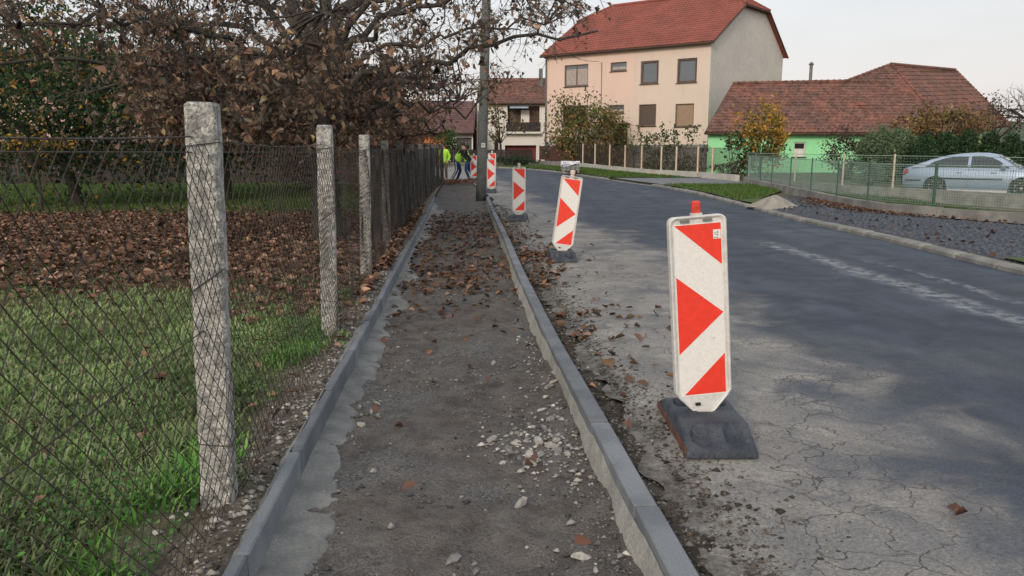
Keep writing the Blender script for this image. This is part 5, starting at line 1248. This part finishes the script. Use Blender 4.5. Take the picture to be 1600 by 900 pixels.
def walnut():
    random.seed(21); B = Vector((-3.15, 13.2, 0)); root = empty('walnut_tree', B, label='large walnut tree with brown withered leaves hanging over fence and path', cat='tree')
    T = MB(); fork = B+Vector((-.12, 0, 2.75))
    tp = [B+Vector((0, 0, -.3)), B+Vector((0, 0, .25)), B+Vector((-.02, 0, .9)), B+Vector((-.04, 0, 1.7)), B+Vector((-.09, 0, 2.3)), fork]
    T.tube(tp, (.34, .26, .215, .20, .20, .19), 12)
    TW = MB(); bag = LeafBag()
    limbs = []      # start, control, end, r0
    def L(s, c, e, r): limbs.append((B+Vector(s), B+Vector(c), B+Vector(e), r))
    # upright leaders
    L((-.12, 0, 2.6), (-.5, .1, 4.2), (-1.6, .6, 8.0), .125); L((-.10, 0, 2.6), (.1, .3, 4.4), (.3, 1.0, 8.6), .12); L((-.05, 0, 2.6), (.8, 0, 4.0), (2.0, -.4, 7.6), .14); L((-.1, 0, 2.7), (.0, -.8, 4.6), (.2, -2.4, 7.4), .09)
    # spreading limbs at several heights
    L((-.12, 0, 2.5), (-1.8, -.4, 3.9), (-5.6, -.9, 3.3), .12); L((-.1, 0, 2.3), (-1.7, .8, 3.6), (-5.2, 2.0, 2.6), .11); L((-.05, 0, 2.1), (-1.2, -1.4, 3.2), (-3.6, -3.6, 2.4), .10)
    L((.0, 0, 2.3), (1.4, -.6, 3.1), (4.4, -1.4, 3.25), .12); L((.0, 0, 2.0), (1.2, .4, 2.6), (2.3, 1.2, 2.1), .10); L((0, 0, 2.2), (.9, 1.6, 3.3), (2.0, 4.0, 2.6), .11)
    L((0, 0, 2.4), (.4, -1.8, 3.6), (1.2, -4.2, 3.0), .10); L((-.1, 0, 2.2), (-.6, 1.8, 3.2), (-1.4, 5.2, 2.5), .11); L((-.1, 0, 2.4), (-.9, -2.0, 3.5), (-2.0, -4.4, 2.9), .09)
    L((-.2, 0, 3.0), (-2.2, -.8, 5.4), (-5.0, -1.5, 5.6), .11); L((.1, 0, 3.0), (1.8, -.8, 5.0), (4.4, -2.2, 4.4), .11); L((.1, .1, 3.0), (1.6, 1.6, 5.0), (4.0, 3.2, 4.6), .11); L((-.2, .1, 3.0), (-1.6, 1.8, 5.2), (-4.0, 4.0, 5.0), .10)
    L((.1, 0, 2.7), (1.6, -1.4, 4.0), (3.6, -3.4, 3.5), .09); L((-.2, 0, 2.7), (-2.6, .4, 4.6), (-6.6, .6, 3.9), .10); L((0, 0, 1.9), (-1.2, .5, 2.4), (-3.6, .9, 1.9), .07); L((0, 0, 2.0), (.8, 1.2, 2.6), (1.8, 3.0, 1.9), .07)
    L((0, 0, 2.5), (1.2, .2, 3.6), (3.7, .3, 3.6), .08)
    nodes = []
    for a, c, e, r in limbs:
        n = 14; r = r if e.z > 6 else r*.5; pts = bez(a, c, e, n, .07); T.tube(pts, [r*(1-.85*i/n)+.008 for i in range(n+1)], 8)
        nodes += [(pts[i], (pts[min(n, i+1)]-pts[i-1]).normalized(), r*(1-.85*i/n)) for i in range(3, n+1)]
    NP = np.array([tuple(q[0]) for q in nodes])
    def leafy(o, e2, dens):
        for f in range(dens):
            s = o.lerp(e2, random.uniform(.25, 1.05)); ld = Vector((random.gauss(0, .7), random.gauss(0, .7), random.gauss(-.65, .5)))
            sz = min(.14, random.lognormvariate(-2.55, .36)); bag.put(s+ld.normalized()*sz*.55, ld, sz)
    made = 0
    def want(P):
        """how full the crown is at a place: 0 none ... 1 dense"""
        x, y, z = P.x-B.x, P.y-B.y, P.z
        if z < 1.55 or y < -4.6: return 0
        el = (z-1.5)/P.y; pxx = 800+P.x/P.y*1226
        if pxx < 230 and el < .125: return .05
        if pxx < 230: return .2
        if 455 < pxx < 600 and y < .6 and el > .085: return .07
        if abs(x+.1) < .45 and y < .3 and 2.0 < z < 4.5: return .05
        if el > .108 and x <= .9: return .26 if pxx > 280 else .34
        if x > .9: return .42 if z > 2.35+.25*(x-.9) and x < 4.9 and z < 5.6 else (.12 if z > 2.2 and x < 2.4 else 0)
        if x < -3.3 and z < 2.5: return .10
        return .68
    while made < 1020:
        q = Vector((random.gauss(-1.2, 3.2), random.gauss(.2, 2.9), random.choice((random.uniform(1.6, 3.3), random.uniform(1.6, 4.4), random.uniform(3, 8)))))
        if abs(q.x) > 7.2 or abs(q.y) > 6.5: continue
        P = B+q; P.z = q.z; w_ = want(P)
        if random.random() > w_: continue
        d2 = ((NP-np.array(tuple(P)))**2).sum(1)+.6*np.maximum(0, NP[:, 2]-P.z-1.2)**2; i = int(d2.argmin())
        if d2[i] > 7.5: continue
        made += 1; o, d, rr_ = nodes[i]; ln = (P-o).length
        bp = bez(o, o.lerp(P, .5)+d*ln*.25+Vector((0, 0, .22*ln)), P, 6, .025*ln+.01); r0 = min(.022, .007+.006*ln)
        TW.tube(bp, [r0*(1-.75*k/6) for k in range(7)], 4, cap=False)
        nt_ = random.randint(4, 7)
        for k in range(nt_):
            tt = .35+.65*(k+random.random())/nt_; jj = min(5, int(tt*6)); s0 = bp[jj].lerp(bp[jj+1], tt*6-jj)
            td = Vector((random.gauss(0, 1), random.gauss(0, 1), random.gauss(-.1, .7))).normalized(); tl = random.uniform(.2, .55)
            mid = s0+td*tl*.5+Vector((random.gauss(0, .03), random.gauss(0, .03), .03)); e2 = s0+td*tl+Vector((0, 0, random.uniform(-.12, .03)))
            TW.tube([s0, mid, e2], (.005, .004, .0025), 3, cap=False)
            for _ in range(2):
                td2 = (td+Vector((random.gauss(0, .8), random.gauss(0, .8), random.gauss(0, .6)))).normalized(); e3 = mid+td2*tl*.6; TW.tube([mid, e3], (.003, .002), 3, cap=False)
                leafy(mid, e3, random.choice((0, 1, 2) if w_ < .5 else (1, 2, 3)))
            leafy(s0, e2, random.choice((0, 1, 3) if w_ < .5 else (2, 3, 5)))
    T.build('trunk', M_BARK, root, True)
    TW.build('twigs', M_TWIG, root)
    me = bag.mesh('crown', BROWN_D+BROWN+[(.22, .16, .07), (.16, .13, .09), (.13, .11, .08), (.24, .17, .12)], .3)
    o = link('crown', me, M_LEAF, root); o.location = -B
    print('walnut leaves', len(bag.c))
walnut()

def bush(name, label, base, rx, ry, z0, z1, n, size, cols, cat='shrub', group=None, clumps=None, stems=9, power=1.0, flat_top=False, jit=.22, updir=0.0, trunk_h=None, spread=.16, lean=(0, 0), wid=.5, stem_r=.018, cols2=None, uneven=.35):
    """leafy shrub or small tree: stems, then leaves in clumps through an uneven volume"""
    B = Vector(base); root = empty(name, B, label=label, cat=cat, group=group); zc, rz = (z0+z1)/2, (z1-z0)/2
    k = clumps or max(10, n//28); C = []
    sd = random.random()*100
    while len(C) < k:
        v = Vector((random.uniform(-1, 1), random.uniform(-1, 1), random.uniform(-1, 1)))
        if .25 < v.length < 1:
            sc = 1+uneven*math.sin(3*math.atan2(v.y, v.x)+sd)*math.cos(2.5*v.z+sd)
            v = v*(v.length**(-.35))*sc; C.append(B+Vector((v.x*rx+lean[0]*(v.z+1)*.5, v.y*ry+lean[1]*(v.z+1)*.5, zc+v.z*rz)))
    st = MB()
    if trunk_h:
        f = B+Vector((lean[0]*.3, lean[1]*.3, trunk_h)); st.tube([B+Vector((0, 0, -.15)), B.lerp(f, .5)+Vector((.03, 0, 0)), f], (stem_r*4, stem_r*3.2, stem_r*2.6), 8)
    for c in random.sample(C, min(len(C), stems*3 if trunk_h else stems*2)):
        a = f if trunk_h else B+Vector((random.uniform(-.15, .15)*rx, random.uniform(-.15, .15)*ry, -.1))
        md = a.lerp(c, .5)+Vector((0, 0, .15*rz)); st.tube(bez(a, md, c, 5, .03), [stem_r*1.4*(1-.8*i/5) for i in range(6)], 5, cap=False)
    st.build('trunk' if trunk_h else 'stems', M_TWIG, root)
    Cn = np.array([tuple(c) for c in C]); idx = RNG.integers(0, k, n); P = Cn[idx]+RNG.normal(size=(n, 3))*np.array([rx, ry, rz])*spread
    P[:, 2] = np.maximum(P[:, 2], B.z+.02)
    D = RNG.normal(size=(n, 3))+np.array([0, 0, updir]); S_ = size*RNG.uniform(.6, 1.3, n); cc = pick(cols, n, jit)
    if cols2 is not None:
        hue = RNG.random(k)[idx] < .5; cc[hue] = pick(cols2, n, jit)[hue]
    o = link('crown' if trunk_h else 'foliage', leaves_mesh('foliage', P, D, S_, cc, wid, .3), M_LEAF, root); o.location = -B
    return root
GREEN = [(.07, .125, .045), (.09, .145, .05), (.055, .095, .04), (.11, .155, .055)]
DKGREEN = [(.032, .072, .034), (.042, .085, .04), (.026, .058, .03), (.055, .095, .042)]
YEL = [(.50, .30, .05), (.42, .23, .045), (.55, .35, .08), (.34, .20, .05)]
OLIVE = [(.17, .18, .065), (.22, .19, .07), (.13, .14, .05), (.26, .20, .08)]
random.seed(31)
gt = gp(125, 322)
bush('green_tree', 'dark green leafy tree with a crooked dark trunk at the far side of the garden', gt, 3.7, 2.6, .9, 4.9, 16000, .14, DKGREEN+GREEN, 'tree', trunk_h=1.3, lean=(-1.2, 0), stems=10, stem_r=.045, cols2=DKGREEN+YEL[3:])
bush('green_tree', 'second dark green tree behind the nearest concrete post', (-8.6, 23.5, .05), 2.6, 2.0, .9, 4.4, 6000, .13, DKGREEN, 'tree', trunk_h=1.2, stems=10, stem_r=.035, cols2=BROWN_D)
bush('yellow_shrub', 'small yellowing shrub under the dark green tree', (-11.9, 19.6, .02), .75, .6, 1.3, 2.1, 500, .10, YEL+OLIVE, trunk_h=1.0, stems=4, stem_r=.012)
bush('brown_shrub', 'brown leaved twiggy shrub before the dark garden fence', (-7.0, 28.5, .1), 2.6, 1.6, .3, 3.4, 4500, .13, BROWN_D+BROWN, stems=16)
bush('brown_shrub', 'brown shrub against the board screen at the fence', (-4.2, 24.5, .07), 1.2, 2.6, .5, 3.2, 4200, .13, BROWN+BROWN_D, stems=14)
bush('brown_shrub', 'tangle of brown branches over the far end of the fence', (-4.3, 31.0, .12), 1.3, 2.8, .8, 3.6, 3600, .14, BROWN+BROWN_D, stems=14)
# right hand side, house gardens
def on(px, py, Y): return at(px, py, Y)
def gb(px, Y): x = (px-800)/1226*Y; return Vector((x, Y, zg(Y)+.05))
bush('shrub', 'tall green and ochre bush in front of the cream house door', gb(918, 52.2), 2.4, 1.4, .1, 4.3, 4800, .20, OLIVE+GREEN, trunk_h=None, stems=12, cols2=[(.32, .19, .07), (.25, .15, .06), (.20, .16, .07)])
bush('shrub', 'low grey green bush at the corner of the cream house', gb(876, 55), 1.2, .7, .1, 1.9, 900, .17, [(.10, .13, .10), (.14, .17, .13), (.07, .10, .07)], stems=8)
bush('shrub', 'thin sparse sapling beside the cream house door', gb(990, 44), .9, .7, 1.2, 2.7, 220, .15, OLIVE+GREEN, stems=8, trunk_h=.9, stem_r=.012)
bush('shrub', 'dark green rose bush before the stone plinth, nearer the door', gb(1028, 42), .85, .7, .3, 2.5, 650, .15, DKGREEN+GREEN, stems=9)
bush('shrub', 'dark green rose bush before the stone plinth, nearer the green house', gb(1068, 41), 1.0, .7, .2, 2.5, 650, .15, DKGREEN+GREEN, stems=10)
bush('small_tree', 'small tree with orange and yellow autumn leaves before the green house', gb(1188, 38), 1.15, .9, .5, 3.6, 2700, .16, YEL, 'tree', trunk_h=.8, stems=8, stem_r=.02, cols2=GREEN+OLIVE)
bush('shrub', 'bushy plant with curled green leaves at the corner of the green house', gb(1150, 38.5), .8, .6, .2, 2.2, 420, .17, GREEN+DKGREEN, stems=8)
bush('shrub', 'dark red barberry bush in front of the green house', gb(1322, 36), 1.0, .7, .1, 2.2, 1500, .12, [(.075, .025, .03), (.10, .035, .04), (.05, .03, .03)], stems=12, cols2=[(.12, .10, .08), (.09, .05, .05)])
bush('shrub', 'clipped rounded green bush next to the dark red barberry', gb(1385, 34), 1.15, 1.0, .1, 2.35, 15000, .095, [(.15, .21, .125), (.19, .25, .155), (.12, .175, .10)], spread=.09, stems=8, clumps=320, cols2=[(.13, .19, .10)], uneven=.08)
bush('shrub', 'pale green round bush behind the mesh fence', gb(1362, 31.5), .8, .6, .1, 1.0, 700, .10, [(.14, .19, .11), (.10, .15, .08)], stems=6)
bush('small_tree', 'ochre and brown leaved tree hiding the corner of the tiled roof', gb(1470, 38), 2.0, 1.4, 1.5, 3.4, 2400, .17, [(.34, .22, .08), (.26, .16, .065), (.16, .11, .065), (.20, .13, .07)], 'tree', trunk_h=1.2, stems=14, stem_r=.03, cols2=OLIVE+BROWN_D)
bush('small_tree', 'thin brown tree rising against the edge of the tiled roof', gb(1548, 42), 1.4, 1.0, 1.4, 4.2, 420, .15, BROWN_D, 'tree', trunk_h=1.5, stems=16, stem_r=.03)
bush('shrub', 'low reddish hedge plant at the foot of the green house', gb(1152, 37), 1.1, .5, .05, .8, 700, .10, [(.08, .04, .035), (.05, .04, .03), (.06, .07, .03)], stems=6)
bush('small_tree', 'thin young tree with few leaves in front of the white balcony house', gb(782, 58), 1.7, 1.2, 1.4, 4.2, 420, .22, OLIVE+BROWN_D, 'tree', trunk_h=1.4, stems=10, stem_r=.03)
bush('shrub', 'green climbing shrub beside the grey garage door', gb(694, 60), 1.1, .8, .1, 2.6, 1200, .20, GREEN, stems=8)
bush('shrub', 'low dark hedge along the foot of the balcony house fence', gb(800, 53.6), 1.6, .4, .05, .55, 1500, .12, DKGREEN+[(.06, .07, .06)], stems=10)
# clipped conifers in a row
for i, px in enumerate((1447, 1478, 1510, 1545, 1578, 1612)):
    r = bush('conifer', ('first', 'second', 'third', 'fourth', 'fifth', 'sixth')[i]+' dark green clipped conifer in the row behind the car, counted from the round bush', gb(px, 34+.15*i), .44, .44, .05, 2.15+random.uniform(-.12, .12), 6000, .10, DKGREEN+GREEN[:1], 'conifer', 'row of clipped conifers', clumps=260, spread=.09, updir=1.5, stems=5, wid=.6, uneven=.06)
bush('conifer', 'short dark conifer between the round bush and the clipped row', gb(1432, 33), .5, .5, .05, 1.7, 4000, .10, DKGREEN, 'conifer', None, clumps=120, spread=.14, updir=1.2, stems=5)

def bare_tree():
    random.seed(8); B = gb(1622, 38); root = empty('bare_tree', B, label='leafless tree at the edge of the picture above the conifers', cat='tree'); T = MB(); W_ = MB()
    T.tube([B+Vector((0, 0, -.2)), B+Vector((.1, 0, 1.4)), B+Vector((0, 0, 2.6))], (.17, .13, .11), 8)
    def grow(p, d, ln, r, lv):
        e = p+d*ln; c = p+d*ln*.5+Vector((random.gauss(0, .1), random.gauss(0, .1), .1))*ln
        (T if lv < 2 else W_).tube(bez(p, c, e, 4, .02*ln), [r*(1-.5*i/4) for i in range(5)], 6 if lv < 2 else 3, cap=False)
        if lv >= 4: return
        for k in range(4 if lv else 6):
            nd_ = (d+Vector((random.gauss(0, .6), random.gauss(0, .6), random.gauss(.08, .5)))).normalized(); t = random.uniform(.35, 1)
            grow(p.lerp(e, t), nd_, ln*random.uniform(.5, .75), max(.009, r*.5), lv+1)
    for a in range(7):
        q = a*.9; grow(B+Vector((0, 0, 1.8+.12*a)), Vector((math.cos(q)*.9, math.sin(q)*.7, .75)).normalized(), 1.8, .075, 1)
    T.build('trunk', M_BARK, root); W_.build('crown', M_TWIG, root)
bare_tree()

# ------------------------------------------------------------------ grass
M_GRASS = leaf_mat('grass_blades', .25, .6)
def blades(name, X, Y, Z, h, cols, label, lean=.5, wd=.006):
    n = len(X); az = RNG.uniform(0, 6.28, n); l = RNG.uniform(.1, 1, n)*lean*h; w2 = wd*RNG.uniform(.6, 1.3, n)
    dx, dy = np.cos(az), np.sin(az); sx, sy = -dy*w2, dx*w2
    b1 = np.stack([X+sx, Y+sy, Z], 1); b2 = np.stack([X-sx, Y-sy, Z], 1)
    m1 = np.stack([X+sx*.8+dx*l*.35, Y+sy*.8+dy*l*.35, Z+h*.6], 1); m2 = np.stack([X-sx*.8+dx*l*.35, Y-sy*.8+dy*l*.35, Z+h*.6], 1)
    t = np.stack([X+dx*l, Y+dy*l, Z+h*.95], 1)
    V = np.stack([b1, b2, m1, m2, t], 1).reshape(-1, 3); i = np.arange(n)[:, None]*5
    me = np_mesh(name, V, [i+np.array([[0, 1, 3, 2]]), i+np.array([[2, 3, 4]])], np.repeat(cols, 5, axis=0))
    return tag(link(name, me, M_GRASS), label, 'grass', kind='stuff')
GR = [(.11, .235, .05), (.15, .27, .07), (.09, .19, .045), (.20, .27, .10), (.24, .26, .13)]
def garden_grass():
    n = 230000; Y = 1.3+RNG.random(n)**1.5*20; X = kl(Y)-.1-RNG.random(n)**1.3*np.clip(.85*Y+1.0, 2, 14)
    d = kl(Y)-X; nz = fbm(X, Y, 2.2, 91); pr = np.clip((d+nz*.5-.30)/.45, 0, 1)
    leafz = np.clip((Y+3*fbm(X, Y, .8, 93)-7.4)/2.0, 0, 1)*np.clip((20-Y)/2, 0, 1)
    pr = pr*(1-.93*leafz)*(.35+.9*np.clip(fbm(X, Y, 1.2, 95)+.55, 0, 1)); k = RNG.random(n) < pr
    X, Y, d = X[k], Y[k], d[k]; h = .018+.028*RNG.random(len(X))*(1+np.clip(fbm(X, Y, 1.6, 97)*2, 0, 1.5))
    lush = np.clip(1-np.abs(d-.42)/.28, 0, 1)*np.clip(fbm(X, Y, .9, 99)*2.2+.6, 0, 1)*(Y < 7.5); h = h+lush*.065
    c = pick(GR, len(X), .2); dull = RNG.random(len(X))[:, None]*(1-lush[:, None])*.95; c = c*(1-dull)+np.array([.23, .255, .135])*dull; c = np.where(lush[:, None] > .35, c*np.array([.72, 1.05, .6]), c)
    c = c*np.clip(1+.9*fbm(X, Y, 1.1, 121)+.5*fbm(X, Y, 5, 123), .5, 1.6)[:, None]
    blades('grass', X, Y, lawn_z(X, Y)-.004, h, c, 'short uneven lawn grass in the garden behind the fence', 1.5, .008)
    n = 40000; Y = 19+RNG.random(n)*14; X = -4-RNG.random(n)*16; blades('grass', X, Y, lawn_z(X, Y), .06+.06*RNG.random(n), pick([(.07, .12, .03), (.10, .14, .045)], n), 'bright grass strip beyond the fallen leaves', .6, .014)
    n = 26000; Y = 21+RNG.random(n)*37; X = rr(Y)+.25+RNG.random(n)*3.5
    lim = np.where(Y < 31.2, np.minimum(ffx(np.minimum(Y, 33))-.15, 7.2+np.maximum(0, Y-22.6)*.5), np.interp(Y, [34.3, 38, 41, 44.9, 49.6, 51.3], [9.8, 9.0, 7.3, 5.8, 4.4, 3.95]))
    k = (X < lim) & ((Y < 31.0) | (Y > 37.6)) & (Y < 51); k &= np.hypot((X-7.08)/.85, (Y-21.5)/1.0) > 1
    X, Y = X[k], Y[k]; blades('grass', X, Y, zgn(Y)+.11, .05+.06*RNG.random(len(X)), pick([(.06, .13, .02), (.08, .15, .03), (.10, .14, .04)], len(X)), 'green grass of the verges beyond the far kerb', .6, .013)
    n = 30000; Y = 12+RNG.random(n)*18; X = ffx(Y)+.15+RNG.random(n)*3.0; lim = np.interp(Y, [14.4, 21.4, 26.6, 29.5, 33.2], [18, 14.1, 11.3, 10.75, 9.95])-.15
    k = X < lim; X, Y = X[k], Y[k]; blades('grass', X, Y, yard_z(X, Y), .06+.14*RNG.random(len(X)), pick([(.05, .10, .025), (.07, .12, .035), (.11, .11, .06)], len(X)), 'rough grass strip between the two mesh fences', .5, .010)
garden_grass()
def weeds():
    n = 14000; Y = 1.5+RNG.random(n)**1.3*6.5; d = np.abs(.30+np.abs(RNG.normal(size=n))*.35); X = kl(Y)-d; k = RNG.random(n) < np.clip(fbm(X, Y, 1.3, 131)*2.4+.35, 0, 1); X, Y = X[k], Y[k]; n = len(X)
    Z = lawn_z(X, Y)+RNG.random(n)*.07+.015; D = RNG.normal(size=(n, 3)); D[:, 2] = D[:, 2]*.4+.2; up = np.zeros((n, 3)); up[:, 2] = 1
    me = leaves_mesh('weeds', np.stack([X, Y, Z], 1), D, RNG.uniform(.012, .03, n), pick([(.075, .19, .04), (.10, .23, .055), (.06, .15, .045), (.13, .22, .07)], n, .25), .8, .3, up)
    tag(link('weeds', me, M_GRASS), 'small leafy green weeds around the feet of the nearest concrete posts', 'weeds', kind='stuff')
weeds()

# ------------------------------------------------------------------ fallen leaves
def litter(X, Y, Z, size, cols, label, wild=.45):
    n = len(X); az = RNG.uniform(0, 6.28, n); D = np.stack([np.cos(az), np.sin(az), RNG.normal(size=n)*wild*.6], 1); up = np.zeros((n, 3)); up[:, 2] = 1; up += RNG.normal(size=(n, 3))*wild
    me = leaves_mesh('fallen_leaves', np.stack([X, Y, Z], 1), D, size, cols, .55, .35, up)
    return tag(link('fallen_leaves', me, M_LITTER), label, 'leaves', kind='stuff')
LIT = [(.22, .12, .078), (.28, .165, .11), (.16, .085, .057), (.10, .058, .042), (.35, .22, .155), (.19, .13, .095), (.13, .08, .06)]
def fallen():
    n = 60000; Y = 3+RNG.random(n)*18.5; X = kl(Y)-.12-RNG.random(n)**1.2*15
    dens = np.clip((Y+2.6*fbm(X, Y, .55, 101)-6.6)/2.0, 0, 1)*np.clip((20.5-Y+2*fbm(X, Y, .6, 103))/2.5, 0, 1)*np.clip((X+16+3*fbm(X, Y, .3, 104))/4, .12, 1)
    pr = np.maximum(dens*(.75+.6*fbm(X, Y, 1.5, 105)), .03); k = RNG.random(n) < pr; X, Y = X[k], Y[k]; m_ = len(X)
    litter(X, Y, lawn_z(X, Y)+.02+.04*RNG.random(m_)*np.clip(dens[k], 0, 1), np.where(Y < 7.5, .75, 1.0)*RNG.uniform(.06, .135, m_), pick(LIT, m_, .28), 'carpet of brown fallen walnut leaves on the garden lawn')
    n = 9000; Y = 3+RNG.random(n)*21; f = RNG.random(n); X = kl(Y)+.05+f*(kr(Y)-kl(Y)-.1)
    dens = np.clip((Y-5.5+1.5*fbm(X, Y, .9, 107))/4, 0, 1)*np.clip((21-Y)/4, 0, 1)*(.35+1.2*np.clip(fbm(X, Y, 1.3, 109)+.2, 0, 1)); k = RNG.random(n) < np.maximum(dens*.55, .004); X, Y = X[k], Y[k]; m_ = len(X)
    litter(X, Y, path_z(X, Y)+.018, RNG.uniform(.045, .105, m_), pick(LIT[:4]+BROWN_D, m_, .25), 'brown leaves scattered along the trench between the kerbs')
    n = 6000; Y = 4+RNG.random(n)*18; X = kr(Y)+.12+np.abs(RNG.normal(size=n))*.75
    dens = np.exp(-((Y-10.5)/4.5)**2)*np.clip(fbm(X, Y, .8, 111)*1.6+.35, 0, 1)*np.exp(-((X-kr(Y))/1.0)**2); k = RNG.random(n) < np.maximum(dens*.8, .006*(X < 2.4)); X, Y = X[k], Y[k]; m_ = len(X)
    litter(X, Y, zgn(Y)+.02, RNG.uniform(.05, .11, m_), pick(LIT[:4]+BROWN_D, m_, .25), 'drifts of brown leaves on the dusty road shoulder')
    n = 1500; Y = 15+RNG.random(n)*8; X = ffx(Y)-.15-np.abs(RNG.normal(size=n))*.32; k = RNG.random(n) < np.exp(-((Y-20)/2.2)**2)+.1; X, Y = X[k], Y[k]
    litter(X, Y, zgn(Y)+.125, RNG.uniform(.05, .11, len(X)), pick([(.15, .09, .065), (.10, .06, .045), (.2, .12, .08)], len(X)), 'brown leaves heaped along the base of the green mesh fence')
    n = 160; Y = 8+RNG.random(n)*13; X = rr(Y)+.2+RNG.random(n)*2.2; litter(X, Y, zgn(Y)+.125, RNG.uniform(.05, .11, n), pick([(.10, .06, .045), (.06, .045, .04)], n), 'single leaves strewn over the dark cobbled pavement')
    pts = [(835, 725, .09), (826, 735, .08), (910, 855, .09), (590, 648, .07), (762, 600, .08), (815, 520, .08), (1500, 810, .07), (1490, 805, .09), (640, 770, .08)]
    Pp = [gp(a, b, -.07 if a < 1000 else 0) for a, b, c in pts]; litter(np.array([p.x for p in Pp]), np.array([p.y for p in Pp]), np.array([p.z+.03 for p in Pp]), np.array([c[2] for c in pts]), pick([(.17, .085, .06), (.15, .08, .06)], len(pts)), 'few reddish leaves lying between the stones of the trench')
    # low mound of leaves and soil by the workers
    n = 900; X = -2.6+RNG.normal(size=n)*.55; Y = 34.5+RNG.normal(size=n)*.9; litter(X, Y, zgn(Y)+.03+.06*RNG.random(n), RNG.uniform(.06, .13, n), pick([(.28, .13, .08), (.22, .11, .07), (.16, .1, .07)], n), 'reddish leaves swept together in front of the workers')
fallen()
